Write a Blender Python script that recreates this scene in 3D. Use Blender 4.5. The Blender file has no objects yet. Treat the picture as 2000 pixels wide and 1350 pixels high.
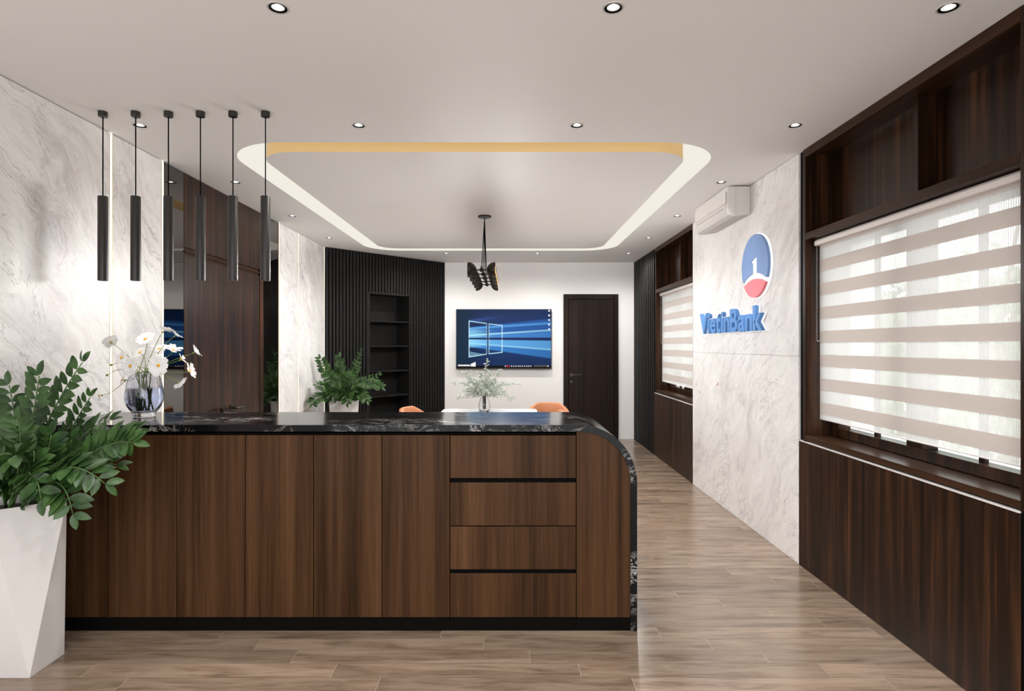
import bpy, bmesh, math, random
from mathutils import Vector, Matrix, Euler
R = random.Random(7)
sc = bpy.context.scene
COL = sc.collection
F = 1150.0; CX, CY = 994.5, 674.0; EYE = 1.44; CEIL = 2.70
XL, XR = -2.364, 1.90          # finished faces of the two side walls
YF, YB = -1.3, 9.0             # entrance end and back wall

def P(px, py, d):
    """point at depth d that the photograph shows at pixel px, py (used once, to measure)"""
    return Vector(((px - CX) / F * d, d, EYE - (py - CY) / F * d))

# ------------------------------------------------------------------ mesh builder
class MB:
    def __init__(s): s.v = []; s.f = []; s.m = []; s.sm = []
    def add(s, vs, fs, mat=0, smooth=False):
        o = len(s.v); s.v += [Vector(x) for x in vs]
        for f in fs: s.f.append([i + o for i in f]); s.m.append(mat); s.sm.append(smooth)
        return s
    def box(s, x0, x1, y0, y1, z0, z1, mat=0):
        vs = [(x, y, z) for z in (z0, z1) for y in (y0, y1) for x in (x0, x1)]
        return s.add(vs, [(0,2,3,1),(4,5,7,6),(0,1,5,4),(2,6,7,3),(0,4,6,2),(1,3,7,5)], mat)
    def prism(s, pts, axis, a, b, mat=0):
        """pts 2D polygon extruded on axis from a to b. axis x: pts=(y,z); y: (x,z); z: (x,y)"""
        def mk(p, t):
            return {'x': (t, p[0], p[1]), 'y': (p[0], t, p[1]), 'z': (p[0], p[1], t)}[axis]
        n = len(pts)
        vs = [mk(p, a) for p in pts] + [mk(p, b) for p in pts]
        fs = [list(range(n))[::-1], list(range(n, 2 * n))] + [(i, (i + 1) % n, n + (i + 1) % n, n + i) for i in range(n)]
        return s.add(vs, fs, mat)
    def lathe(s, prof, n=32, M=None, mat=0, smooth=True, cap=False):
        """prof list of (r, z) about local z; M places it"""
        M = M or Matrix()
        vs = []; fs = []
        for r, z in prof:
            for k in range(n):
                a = 2 * math.pi * k / n
                vs.append(M @ Vector((r * math.cos(a), r * math.sin(a), z)))
        for i in range(len(prof) - 1):
            for k in range(n):
                k2 = (k + 1) % n
                fs.append((i * n + k, i * n + k2, (i + 1) * n + k2, (i + 1) * n + k))
        s.add(vs, fs, mat, smooth)
        if cap:
            o = len(s.v) - len(vs)
            s.f.append([o + k for k in range(n)][::-1]); s.m.append(mat); s.sm.append(False)
            o2 = o + (len(prof) - 1) * n
            s.f.append([o2 + k for k in range(n)]); s.m.append(mat); s.sm.append(False)
        return s
    def cyl(s, c, r, h, n=24, mat=0, M=None, smooth=True):
        T = Matrix.Translation(c) @ (M or Matrix())
        return s.lathe([(r, 0), (r, h)], n, T, mat, smooth, cap=True)
    def tube(s, pts, r, n=6, mat=0, taper=None):
        pts = [Vector(p) for p in pts]; rings = []
        up = Vector((0, 0, 1))
        vs = []; fs = []
        for i, p in enumerate(pts):
            t = (pts[min(i + 1, len(pts) - 1)] - pts[max(i - 1, 0)]).normalized()
            u = t.cross(up if abs(t.z) < .95 else Vector((1, 0, 0))).normalized(); w = t.cross(u)
            rr = r if taper is None else r + (taper - r) * i / (len(pts) - 1)
            for k in range(n):
                a = 2 * math.pi * k / n
                vs.append(p + rr * (u * math.cos(a) + w * math.sin(a)))
        for i in range(len(pts) - 1):
            for k in range(n):
                k2 = (k + 1) % n
                fs.append((i * n + k, i * n + k2, (i + 1) * n + k2, (i + 1) * n + k))
        s.add(vs, fs, mat, True)
        o = len(s.v) - len(vs)
        s.f.append([o + k for k in range(n)][::-1]); s.m.append(mat); s.sm.append(False)
        s.f.append([o + (len(pts) - 1) * n + k for k in range(n)]); s.m.append(mat); s.sm.append(False)
        return s
    def sphere(s, c, r, n=16, mat=0):
        prof = [(r * math.sin(math.pi * i / (n // 2)) + 1e-5, -r * math.cos(math.pi * i / (n // 2))) for i in range(n // 2 + 1)]
        return s.lathe(prof, n, Matrix.Translation(c), mat)
    def build(s, name, mats, parent=None, loc=None, bevel=0, seg=2, fixn=True, soft=False):
        me = bpy.data.meshes.new(name)
        loc = Vector(loc) if loc is not None else Vector((0, 0, 0))
        org = loc
        if parent is not None: org = parent['_o'] if '_o' in parent else Vector((0, 0, 0)); org = Vector(org)
        bm = bmesh.new()
        bv = [bm.verts.new(v - org) for v in s.v]
        for f, m, sm in zip(s.f, s.m, s.sm):
            try: bf = bm.faces.new([bv[i] for i in f])
            except ValueError: continue
            bf.material_index = m; bf.smooth = sm
        if fixn: bmesh.ops.recalc_face_normals(bm, faces=bm.faces)
        if bevel:
            es = [e for e in bm.edges if len(e.link_faces) == 2 and e.calc_face_angle(0) > .6]
            bmesh.ops.bevel(bm, geom=es, offset=bevel, segments=seg, profile=.5, affect='EDGES', clamp_overlap=True)
        for e in bm.edges:
            if len(e.link_faces) == 2 and e.calc_face_angle(0) > .62 and not soft: e.smooth = False
        bm.to_mesh(me); bm.free()
        for m in (mats if isinstance(mats, (list, tuple)) else [mats]): me.materials.append(m)
        o = bpy.data.objects.new(name, me); COL.objects.link(o)
        if parent is not None:
            o.parent = parent; o['_o'] = list(org)
        else:
            o.location = loc
        return o

def tag(o, label=None, cat=None, group=None, kind=None):
    if label: o['label'] = label
    if cat: o['category'] = cat
    if group: o['group'] = group
    if kind: o['kind'] = kind
    return o
def thing(name, loc, label, cat, group=None):
    o = bpy.data.objects.new(name, None); COL.objects.link(o)
    o.empty_display_size = .05
    o.location = loc; o['_o'] = list(loc)
    return tag(o, label, cat, group)
def struct(o): o['kind'] = 'structure'; return o
def structroot(name, loc=(0, 0, 0)):
    o = bpy.data.objects.new(name, None); COL.objects.link(o); o.location = loc; o['_o'] = list(loc)
    o['kind'] = 'structure'; return o
def copy_thing(root, loc, rotz=None, label=None):
    c = root.copy(); COL.objects.link(c); c.location = loc
    if rotz is not None: c.rotation_euler = (0, 0, rotz)
    if label: c['label'] = label
    for ch in list(root.children):
        d = ch.copy(); COL.objects.link(d); d.parent = c
        for g in list(ch.children):
            e = g.copy(); COL.objects.link(e); e.parent = d
    return c

# ------------------------------------------------------------------ materials
class NT:
    def __init__(s, name):
        s.mat = bpy.data.materials.new(name); s.mat.use_nodes = True
        s.t = s.mat.node_tree; s.t.nodes.clear()
        s.out = s.t.nodes.new('ShaderNodeOutputMaterial')
    def n(s, typ, ins=None, **kw):
        nd = s.t.nodes.new('ShaderNode' + typ)
        for k, v in kw.items(): setattr(nd, k, v)
        for k, v in (ins or {}).items():
            sock = nd.inputs[k]
            if hasattr(v, 'is_output') or isinstance(v, bpy.types.NodeSocket): s.t.links.new(v, sock)
            else: sock.default_value = v
        return nd
    def math(s, op, a, b=0.0, c=0.0):
        return s.n('Math', {0: a, 1: b, 2: c}, operation=op).outputs[0]
    def mix(s, fac, a, b, blend='MIX'):
        nd = s.n('Mix', data_type='RGBA', blend_type=blend)
        for k, v in ((0, fac), (6, a), (7, b)):
            if isinstance(v, bpy.types.NodeSocket): s.t.links.new(v, nd.inputs[k])
            else: nd.inputs[k].default_value = (v if k == 0 or len(v) == 4 else (*v, 1))
        return nd.outputs[2]
    def ramp(s, fac, stops):
        nd = s.n('ValToRGB', {0: fac}); e = nd.color_ramp.elements
        while len(e) < len(stops): e.new(.5)
        for i, (p, c) in enumerate(stops): e[i].position = p; e[i].color = (*c, 1) if len(c) == 3 else c
        return nd.outputs[0]
    def noise(s, vec, scale, detail=4, rough=.5, dist=0):
        return s.n('TexNoise', {'Vector': vec, 'Scale': scale, 'Detail': detail, 'Roughness': rough, 'Distortion': dist}).outputs[0]
    def pos(s): return s.n('NewGeometry').outputs['Position']
    def mapping(s, vec, scale=(1, 1, 1), rot=(0, 0, 0), loc=(0, 0, 0)):
        return s.n('Mapping', {'Vector': vec, 'Scale': scale, 'Rotation': rot, 'Location': loc}).outputs[0]
    def bsdf(s, **kw):
        nd = s.n('BsdfPrincipled', {k.replace('_', ' '): v for k, v in kw.items()})
        s.t.links.new(nd.outputs[0], s.out.inputs[0]); return nd
    def done(s, sh): s.t.links.new(sh, s.out.inputs[0]); return s.mat
def c4(c): return (*c, 1)
def plain(name, col, rough=.5, metal=0, spec=.5, **kw):
    n = NT(name); n.bsdf(Base_Color=c4(col), Roughness=rough, Metallic=metal, **{'Specular_IOR_Level': spec}, **kw); return n.mat
def emit(name, col, st):
    n = NT(name); e = n.n('Emission', {'Color': c4(col), 'Strength': st}); return n.done(e.outputs[0])

def wood(name, dark, mid, light, rough=.32, grain='z', spec=.5, bands=7.0, coat=0.0):
    n = NT(name)
    rnd = n.n('ObjectInfo').outputs['Random']
    off = n.n('CombineXYZ', {0: n.math('MULTIPLY', rnd, 13.0), 1: n.math('MULTIPLY', rnd, 7.0), 2: n.math('MULTIPLY', rnd, 5.0)}).outputs[0]
    p = n.n('VectorMath', {0: n.pos(), 1: off}, operation='ADD').outputs[0]
    k = {'z': (1, 1, .05), 'y': (1, .05, 1), 'x': (.05, 1, 1)}[grain]
    big = n.noise(n.mapping(p, k), bands, 3, .55, .15)
    k2 = {'z': (1, 1, .018), 'y': (1, .018, 1), 'x': (.018, 1, 1)}[grain]
    mid_n = n.noise(n.mapping(p, k2), 38, 3, .65)
    fine = n.noise(n.mapping(p, k2), 190, 2, .6)
    v = n.math('ADD', n.math('MULTIPLY', big, .50), n.math('ADD', n.math('MULTIPLY', mid_n, .36), n.math('MULTIPLY', fine, .20)))
    col = n.ramp(v, [(.40, dark), (.53, mid), (.68, light)])
    col = n.mix(n.math('MULTIPLY', n.math('GREATER_THAN', fine, .60), .35), col, dark)
    b = n.n('Bump', {'Height': fine, 'Strength': .06, 'Distance': .002})
    n.bsdf(Base_Color=col, Roughness=rough, Specular_IOR_Level=spec, Normal=b.outputs[0], Coat_Weight=coat, Coat_Roughness=.15)
    return n.mat

RUST = .745
def light_marble(name, seed, gain=1.0):
    n = NT(name)
    p = n.mapping(n.pos(), loc=(seed, seed * 1.7, seed * .6))
    # rotate so that streaks fall away from the entrance: u runs along (y,-z)
    r = n.mapping(p, rot=(math.radians(47), 0, 0))
    st = n.mapping(r, scale=(1, .55, 1.3))
    warp = n.n('TexNoise', {'Vector': p, 'Scale': 1.3, 'Detail': 3.0}).outputs['Color']
    wv = n.n('VectorMath', {0: st, 1: n.n('VectorMath', {0: warp, 1: (.68, .68, .68)}, operation='MULTIPLY').outputs[0]}, operation='ADD').outputs[0]
    cloud = n.noise(wv, 1.6, 9, .66, .5)
    base = n.ramp(cloud, [(.33, (.60, .575, .565)), (.43, (.74, .72, .71)), (.53, (.79, .775, .765)), (.70, (.85, .838, .828))])
    # broken brush-like strokes along the bedding
    def strokes(sc_, sy_, sz_, dist, seed_):
        return n.noise(n.mapping(wv, scale=(1, sy_, sz_), loc=(seed_, seed_ * 2.3, seed_ * .7)), sc_, 8, .72, dist)
    s1 = strokes(5.0, .55, 2.0, .8, 0); s2 = strokes(13.0, .5, 1.9, 1.2, 3.1)
    lo = lambda v, a_, b_: n.n('MapRange', {0: v, 1: a_, 2: b_}).outputs[0]
    base = n.mix(n.math('MULTIPLY', lo(s1, .53, .66), .42), base, (.87, .86, .855))
    base = n.mix(n.math('MULTIPLY', lo(s1, .46, .30), .42), base, (.44, .41, .405))
    base = n.mix(n.math('MULTIPLY', lo(s2, .46, .30), .45), base, (.48, .45, .44))
    base = n.mix(n.math('MULTIPLY', lo(s2, .55, .68), .45), base, (.88, .872, .866))
    # fine dark branching cracks, only in patches
    patch = lo(n.noise(p, 1.3, 4, .6), .47, .60)
    def crack(sc_, w_, sy_, sz_, seed_, dist=1.1):
        q = n.math('ABSOLUTE', n.math('SUBTRACT', n.noise(n.mapping(wv, scale=(1, sy_, sz_), loc=(seed_, -seed_, seed_)), sc_, 10, .70, dist), .5))
        return lo(q, w_, 0.0)
    base = n.mix(n.math('MULTIPLY', n.math('MULTIPLY', crack(1.5, .008, .8, 1.3, 1.0), patch), .75), base, (.17, .15, .15))
    patch2 = lo(n.noise(p, 2.1, 4, .6, 0), .5, .62)
    base = n.mix(n.math('MULTIPLY', n.math('MULTIPLY', crack(4.2, .018, .8, 1.35, 5.0), patch2), .62), base, (.27, .245, .24))
    base = n.mix(n.math('MULTIPLY', crack(9.0, .02, .6, 1.6, 2.0), .16), base, (.36, .33, .32))
    # rare rust flecks
    fl = n.n('MapRange', {0: n.noise(n.mapping(r, scale=(1, .7, 2.0), loc=(3, 1, 2)), 3.2, 3, .55, .6), 1: RUST, 2: RUST + .02}).outputs[0]
    base = n.mix(n.math('MULTIPLY', fl, .8), base, (.48, .17, .055))
    base = n.mix(1.0, base, (gain, gain, gain), 'MULTIPLY')
    n.bsdf(Base_Color=base, Roughness=.35, Specular_IOR_Level=.35)
    return n.mat

def black_marble():
    n = NT('black_marble')
    p = n.pos()
    warp = n.n('TexNoise', {'Vector': p, 'Scale': 3.0, 'Detail': 4.0}).outputs['Color']
    wv = n.n('VectorMath', {0: n.mapping(p, scale=(.5, 1.3, 1), rot=(0, 0, .12)), 1: n.n('VectorMath', {0: warp, 1: (.35, .35, .35)}, operation='MULTIPLY').outputs[0]}, operation='ADD').outputs[0]
    a = n.math('ABSOLUTE', n.math('SUBTRACT', n.noise(wv, 4.4, 10, .70, .4), .5))
    v = n.n('MapRange', {0: a, 1: .014, 2: .0}).outputs[0]
    m = n.n('MapRange', {0: n.noise(n.mapping(p, scale=(.6, 1, 1)), 3.5, 4, .6), 1: .465, 2: .65}).outputs[0]
    a2 = n.math('ABSOLUTE', n.math('SUBTRACT', n.noise(wv, 7.5, 8, .7, .3), .5))
    v2 = n.math('MULTIPLY', n.n('MapRange', {0: a2, 1: .02, 2: .0}).outputs[0], .5)
    f = n.math('MULTIPLY', n.math('MAXIMUM', v, v2), m)
    cl = n.n('MapRange', {0: n.noise(wv, 2.2, 5), 1: .5, 2: .75}).outputs[0]
    col = n.mix(n.math('MULTIPLY', cl, .5), (.004, .004, .0042), (.012, .0115, .0115))
    col = n.mix(f, col, (.62, .60, .58))
    n.bsdf(Base_Color=col, Roughness=.13, Specular_IOR_Level=.14)
    return n.mat

def floor_mat():
    n = NT('oak_floor_planks')
    W, L, SH = .1135, 1.087, .2174
    xyz = n.n('SeparateXYZ', {0: n.pos()}); x, y = xyz.outputs[0], xyz.outputs[1]
    yr = n.math('DIVIDE', n.math('SUBTRACT', y, 2.549 - 20 * W), W)
    row = n.math('FLOOR', yr); fy = n.math('SUBTRACT', yr, row)
    xr = n.math('DIVIDE', n.math('ADD', n.math('SUBTRACT', x, .747 + 23 * SH - 30 * L), n.math('MULTIPLY', row, SH)), L)
    pl = n.math('FLOOR', xr); fx = n.math('SUBTRACT', xr, pl)
    ey = n.math('MULTIPLY', n.math('MINIMUM', fy, n.math('SUBTRACT', 1, fy)), W)
    ex = n.math('MULTIPLY', n.math('MINIMUM', fx, n.math('SUBTRACT', 1, fx)), L)
    idv = n.n('CombineXYZ', {0: row, 1: pl}).outputs[0]
    rnd = n.n('TexWhiteNoise', {'Vector': idv}, noise_dimensions='3D').outputs['Value']
    off = n.n('CombineXYZ', {0: n.math('MULTIPLY', rnd, 31.0), 1: n.math('MULTIPLY', rnd, 17.0)}).outputs[0]
    p = n.n('VectorMath', {0: n.pos(), 1: off}, operation='ADD').outputs[0]
    g1 = n.noise(n.mapping(p, scale=(.14, 1, 1)), 16, 5, .62, .6)
    g2 = n.noise(n.mapping(p, scale=(.05, 1, 1)), 120, 3, .6)
    v = n.math('ADD', n.math('MULTIPLY', g1, .7), n.math('MULTIPLY', g2, .3))
    col = n.ramp(v, [(.34, (.115, .075, .050)), (.46, (.215, .152, .108)), (.58, (.285, .210, .155)), (.80, (.31, .236, .176))])
    tone = n.math('ADD', n.math('MULTIPLY', rnd, .34), .82)
    col = n.mix(1.0, col, n.n('CombineXYZ', {0: tone, 1: tone, 2: tone}).outputs[0], 'MULTIPLY')
    jy = n.n('MapRange', {0: ey, 1: .0016, 2: .0006}).outputs[0]
    jx = n.n('MapRange', {0: ex, 1: .0022, 2: .0012}).outputs[0]
    col = n.mix(n.math('MULTIPLY', jy, .75), col, (.05, .035, .025))
    col = n.mix(n.math('MULTIPLY', jx, .4), col, (.48, .42, .36))
    b = n.n('Bump', {'Height': n.math('SUBTRACT', v, n.math('MULTIPLY', jy, .6)), 'Strength': .10, 'Distance': .002})
    rough = n.n('MapRange', {0: g1, 1: .3, 2: .7, 3: .17, 4: .27}).outputs[0]
    n.bsdf(Base_Color=col, Roughness=rough, Specular_IOR_Level=.62, Normal=b.outputs[0])
    return n.mat

def leaf_mat(name, c0, c1, rough=.38, scale=14, sss=0.0):
    n = NT(name)
    v = n.noise(n.pos(), scale, 2)
    col = n.ramp(v, [(.35, c0), (.65, c1)])
    b = n.bsdf(Base_Color=col, Roughness=rough, Specular_IOR_Level=.45)
    tr = n.n('BsdfTranslucent', {'Color': col})
    mx = n.n('MixShader', {0: .18, 1: b.outputs[0], 2: tr.outputs[0]})
    n.done(mx.outputs[0]); return n.mat

BLZ0 = 1.529   # a band edge of the blind, pitch 0.15
def blind_mat():
    n = NT('zebra_fabric')
    xyz = n.n('SeparateXYZ', {0: n.pos()}); y, z = xyz.outputs[1], xyz.outputs[2]
    fz = n.math('FRACT', n.math('DIVIDE', n.math('ADD', n.math('SUBTRACT', z, BLZ0), 3.075), .15))
    sheer = n.math('GREATER_THAN', fz, .5)     # fz<.5 : dense band below the edge
    dcol = (.70, .645, .61, 1)
    dense = n.n('MixShader', {0: .40, 1: n.n('BsdfDiffuse', {'Color': dcol}).outputs[0], 2: n.n('BsdfTranslucent', {'Color': dcol}).outputs[0]})
    sh = n.n('MixShader', {0: .6, 1: n.n('BsdfDiffuse', {'Color': (.85, .83, .82, 1)}).outputs[0], 2: n.n('BsdfTranslucent', {'Color': (.85, .83, .82, 1)}).outputs[0]})
    th = n.math('FRACT', n.math('DIVIDE', y, .0115))
    thread = n.math('LESS_THAN', th, .30)
    # two fabric layers: the threads read densest just under each dense band
    edge = n.n('MapRange', {0: fz, 1: .93, 2: 1.0}).outputs[0]
    op = n.math('ADD', .54, n.math('MULTIPLY', thread, .30))
    op = n.math('MINIMUM', n.math('ADD', op, n.math('MULTIPLY', edge, n.math('MULTIPLY', n.math('SUBTRACT', 1.0, thread), -.25))), .9)
    shm = n.n('MixShader', {0: op, 1: n.n('BsdfTransparent').outputs[0], 2: sh.outputs[0]})
    fin = n.n('MixShader', {0: sheer, 1: dense.outputs[0], 2: shm.outputs[0]})
    return n.done(fin.outputs[0])

def glass_mat(name, tint, rough=.0, bump=False, density=0):
    n = NT(name)
    kw = dict(Base_Color=c4(tint), Roughness=rough, IOR=1.46, Transmission_Weight=1.0, Specular_IOR_Level=.5)
    if bump:
        h = n.noise(n.mapping(n.pos(), scale=(1, 1, .45)), 55, 2, .5)
        kw['Normal'] = n.n('Bump', {'Height': h, 'Strength': .28, 'Distance': .004}).outputs[0]
    b = n.bsdf(**kw)
    # let light through instead of a solid shadow
    return n.mat

def paint(name, col, rough=.6):
    n = NT(name)
    v = n.noise(n.pos(), 300, 2)
    b = n.n('Bump', {'Height': v, 'Strength': .02, 'Distance': .001})
    n.bsdf(Base_Color=c4(col), Roughness=rough, Specular_IOR_Level=.3, Normal=b.outputs[0]); return n.mat

def slat_black():
    n = NT('black_stained_oak')
    p = n.pos()
    f = n.noise(n.mapping(p, scale=(1, 1, .03)), 160, 3, .6)
    col = n.ramp(f, [(.35, (.006, .0057, .0054)), (.7, (.0175, .0163, .0155))])
    n.bsdf(Base_Color=col, Roughness=.5, Specular_IOR_Level=.2, Normal=n.n('Bump', {'Height': f, 'Strength': .15, 'Distance': .002}).outputs[0])
    return n.mat

M = {}
M['ceil'] = paint('ceiling_paint', (.90, .888, .88), .6)
M['wall'] = paint('white_wall_paint', (.84, .825, .815))
M['floor'] = floor_mat()
M['counter'] = wood('counter_walnut', (.020, .0082, .0030), (.055, .0245, .0098), (.098, .047, .0210), .42, spec=.10, bands=6)
M['dark'] = wood('dark_walnut', (.0056, .0025, .0013), (.0200, .0082, .0038), (.080, .0310, .0120), .34, spec=.15, bands=16)
M['dark_h'] = wood('dark_walnut_across', (.015, .0068, .0035), (.036, .0165, .0085), (.060, .0285, .0150), .30, grain='y', spec=.08, bands=9)
M['door'] = wood('ebony_door_veneer', (.0085, .0042, .0028), (.024, .0112, .0068), (.078, .029, .013), .28, bands=20, spec=.2)
M['backdoor'] = wood('brown_door_veneer', (.0045, .002, .0012), (.0125, .0054, .0028), (.022, .0100, .0054), .42, spec=.15, bands=8)
M['marble'] = light_marble('pale_marble', 0.0, 1.13)
M['marble2'] = light_marble('pale_marble_pillar', 4.3)
M['bmarble'] = black_marble()
M['tablem'] = light_marble('table_marble', 9.1)
M['slat'] = slat_black()
M['plinth'] = plain('black_laminate', (.0045, .0038, .0032), .6, spec=.02)
M['blackmetal'] = plain('matte_black_metal', (.022, .020, .019), .42)
M['darkbronze'] = plain('dark_bronze', (.030, .022, .018), .35, .6)
M['black'] = plain('deep_black', (.003, .003, .003), .6, spec=.03)
M['steel'] = plain('brushed_steel', (.55, .53, .50), .3, 1)
M['handle'] = plain('dark_nickel', (.075, .068, .062), .35, 1)
M['strip'] = plain('pale_aluminium', (.74, .72, .70), .4, .15)
M['gold'] = plain('gold_trim', (.40, .26, .08), .35, 1)
M['edgeglow'] = plain('painted_warm_glow', (.80, .53, .23), .5)  # warm light of the cove painted into the panel edge colour
M['smoke'] = plain('smoked_mirror', (.155, .145, .138), .015, 1)
M['white'] = plain('white_plastic', (.66, .635, .615), .4, spec=.3)
M['whitegloss'] = plain('white_lacquer', (.72, .70, .69), .4, spec=.3)
M['grey'] = plain('grey_plastic', (.45, .43, .42), .4)
M['led'] = emit('led_strip_light', (1.0, .93, .76), 2.0)
M['cove'] = emit('cove_lit_surface', (1.0, .965, .85), .84)
M['lamp'] = emit('lamp_glow', (1.0, .93, .82), 6.0)
M['lampring'] = emit('lamp_reflector_glow', (1, .97, .93), .85)
M['warm'] = emit('warm_bulb', (1.0, .62, .27), 2.2)
M['warmdisc'] = emit('warm_disc', (1.0, .82, .55), 2.5)
M['chrome'] = plain('lamp_reflector', (.8, .8, .8), .2, 1)
M['leather'] = plain('tan_leather', (.42, .165, .072), .5)
M['legmetal'] = plain('chair_leg_metal', (.02, .02, .02), .4)
M['leaf'] = leaf_mat('zamia_leaf', (.013, .040, .009), (.052, .118, .028), .38)
M['stem'] = plain('green_stem', (.06, .13, .03), .45)
M['soil'] = plain('dark_soil', (.012, .009, .007), .9)
M['petal'] = leaf_mat('white_petal', (.82, .81, .80), (.90, .89, .89), .6)
M['yellow'] = plain('yellow_disc', (.75, .42, .02), .7)
M['fstem'] = plain('flower_stem', (.16, .24, .03), .5)
M['euca'] = leaf_mat('eucalyptus_leaf', (.50, .56, .50), (.74, .78, .72), .6, 40)
M['twig'] = plain('twig', (.22, .22, .12), .6)
M['glass'] = glass_mat('clear_glass', (.97, .98, 1))
M['vglass'] = glass_mat('rippled_blue_glass', (.93, .948, 1.0), .0, True)
M['water'] = glass_mat('blue_water', (.68, .76, .98))
M['blind'] = blind_mat()
M['blindtube'] = plain('blind_cassette', (.66, .60, .565), .5)
M['bluesign'] = plain('blue_acrylic', (.11, .265, .57), .4, spec=.2)
M['emblemblue'] = plain('emblem_blue', (.185, .295, .54), .4, spec=.2)
M['redsign'] = plain('red_acrylic', (.78, .20, .24), .4, spec=.2)
M['signwhite'] = emit('backlit_acrylic', (1, 1, 1), .95)
M['treeleaf'] = leaf_mat('pale_leaves', (.26, .34, .22), (.50, .56, .42), .7, 3)
M['bark'] = plain('pale_bark', (.45, .40, .34), .8)
M['tvbody'] = plain('television_black', (.006, .006, .006), .3)

# ------------------------------------------------------------------ room shell
struct(MB().box(-2.6, 2.3, YF, YB + .12, -.12, 0).build('floor', M['floor']))
struct(MB().box(-2.52, XL - .036, YF, YB + .12, 0, 2.98).build('wall_left', M['wall']))
struct(MB().box(-2.52, 2.3, YB, YB + .12, 0, 2.98).build('wall_back', M['wall']))
# entrance end: piers and header round a wide glazed front left open to the street
mb = MB(); mb.box(-2.52, -2.2, YF - .12, YF, 0, 2.98); mb.box(1.75, 2.3, YF - .12, YF, 0, 2.98); mb.box(-2.2, 1.75, YF - .12, YF, 2.62, 2.98)
struct(mb.build('wall_front', M['wall']))
# right wall with two window holes
XW = 2.09
BAYS = [dict(y0=2.19, y1=3.78, e0=2.02, e1=3.862), dict(y0=6.10, y1=7.63, e0=6.096, e1=7.715)]
WIN = [(2.27, 3.72), (6.17, 7.57)]
mb = MB(); ys = [YF] + [v for w in WIN for v in w] + [YB]
for a, b in ((YF, WIN[0][0]), (WIN[0][1], WIN[1][0]), (WIN[1][1], YB)): mb.box(XW, 2.3, a, b, 0, 2.98)
for a, b in WIN: mb.box(XW, 2.3, a, b, 0, .90); mb.box(XW, 2.3, a, b, 2.12, 2.98)
struct(mb.build('wall_right', M['wall']))
# finished wall between the entrance and the near window bay, and the far end
struct(MB().box(XR, XW, YF, 2.02, 0, CEIL).build('wall_right_entrance', M['dark']))

# ceiling with a rounded light trench and holes for the downlights
CV = dict(x0=-1.847, x1=1.377, y0=3.659, y1=7.865, r=.43)
GAP = .181
def rrect(x0, x1, y0, y1, r, n=12):
    pts = []
    for cx, cy, a0 in ((x1 - r, y1 - r, 0), (x0 + r, y1 - r, 90), (x0 + r, y0 + r, 180), (x1 - r, y0 + r, 270)):
        for i in range(n + 1):
            a = math.radians(a0 + 90 * i / n); pts.append((cx + r * math.cos(a), cy + r * math.sin(a)))
    return pts
OUT = rrect(CV['x0'], CV['x1'], CV['y0'], CV['y1'], CV['r'])
INN = rrect(CV['x0'] + GAP, CV['x1'] - GAP, CV['y0'] + GAP, CV['y1'] - GAP, CV['r'] - GAP)
XC = [-2.118, -.864, .389, 1.641]; YC = [2.20, 3.378, 4.556, 5.75, 6.93, 8.095]
DL = [(x, y) for j, y in enumerate(YC) for i, x in enumerate(XC)
      if not (j in (2, 3, 4) and i in (1, 2)) and not (j == 5 and i == 0)]
HOLE = .0335
def flat_with_holes(name, outer, holes, z, mat):
    cu = bpy.data.curves.new(name, 'CURVE'); cu.dimensions = '2D'; cu.fill_mode = 'FRONT'
    for loop in [outer] + holes:
        sp = cu.splines.new('POLY'); sp.points.add(len(loop) - 1)
        for q, p in zip(sp.points, loop): q.co = (p[0], p[1], 0, 1)
        sp.use_cyclic_u = True
    o = bpy.data.objects.new(name, cu); COL.objects.link(o)
    dg = bpy.context.evaluated_depsgraph_get()
    me = bpy.data.meshes.new_from_object(o.evaluated_get(dg))
    bpy.data.objects.remove(o); bpy.data.curves.remove(cu)
    for v in me.vertices: v.co.z = z
    me.materials.clear(); me.materials.append(mat)
    o = bpy.data.objects.new(name, me); COL.objects.link(o); return o
circ = lambda x, y, r, n=24: [(x + r * math.cos(2 * math.pi * k / n), y + r * math.sin(2 * math.pi * k / n)) for k in range(n)]
struct(flat_with_holes('ceiling', [(-2.52, YF - .12), (2.3, YF - .12), (2.3, YB + .1), (-2.52, YB + .1)],
                       [OUT] + [circ(x, y, HOLE) for x, y in DL], CEIL, M['ceil']))
struct(MB().box(-2.6, 2.32, YF - .12, YB + .12, 2.985, 3.05).build('light_leak_cover', M['wall']))  # unseen cover added above the ceiling to stop light leaking in
HT = .183
tr = structroot('trim_1', (0, 0, 0))
n = len(OUT); mb = MB()
mb.add([(x, y, CEIL) for x, y in OUT] + [(x, y, CEIL + HT) for x, y in OUT], [(i, (i + 1) % n, n + (i + 1) % n, n + i) for i in range(n)])
mb.add([(x, y, CEIL + HT) for x, y in OUT] + [(x, y, CEIL + HT) for x, y in INN], [(i, (i + 1) % n, n + (i + 1) % n, n + i) for i in range(n)])
tag(mb.build('cove_glow_walls', M['cove'], tr, fixn=False), 'glowing cream light trench')  # trench sides and top glow themselves in place of a hidden LED strip
pn = MB(); pn.add([(x, y, CEIL) for x, y in INN], [list(range(n))])
struct(pn.build('ceiling_panel', M['ceil']))
mb = MB(); mb.add([(x, y, CEIL - .0005) for x, y in INN] + [(x, y, CEIL + HT) for x, y in INN], [(i, (i + 1) % n, n + (i + 1) % n, n + i) for i in range(n)])
tag(mb.build('panel_edge_glow', M['edgeglow'], tr, fixn=False), 'edge of the floating ceiling panel with warm cove glow painted in')

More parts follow.
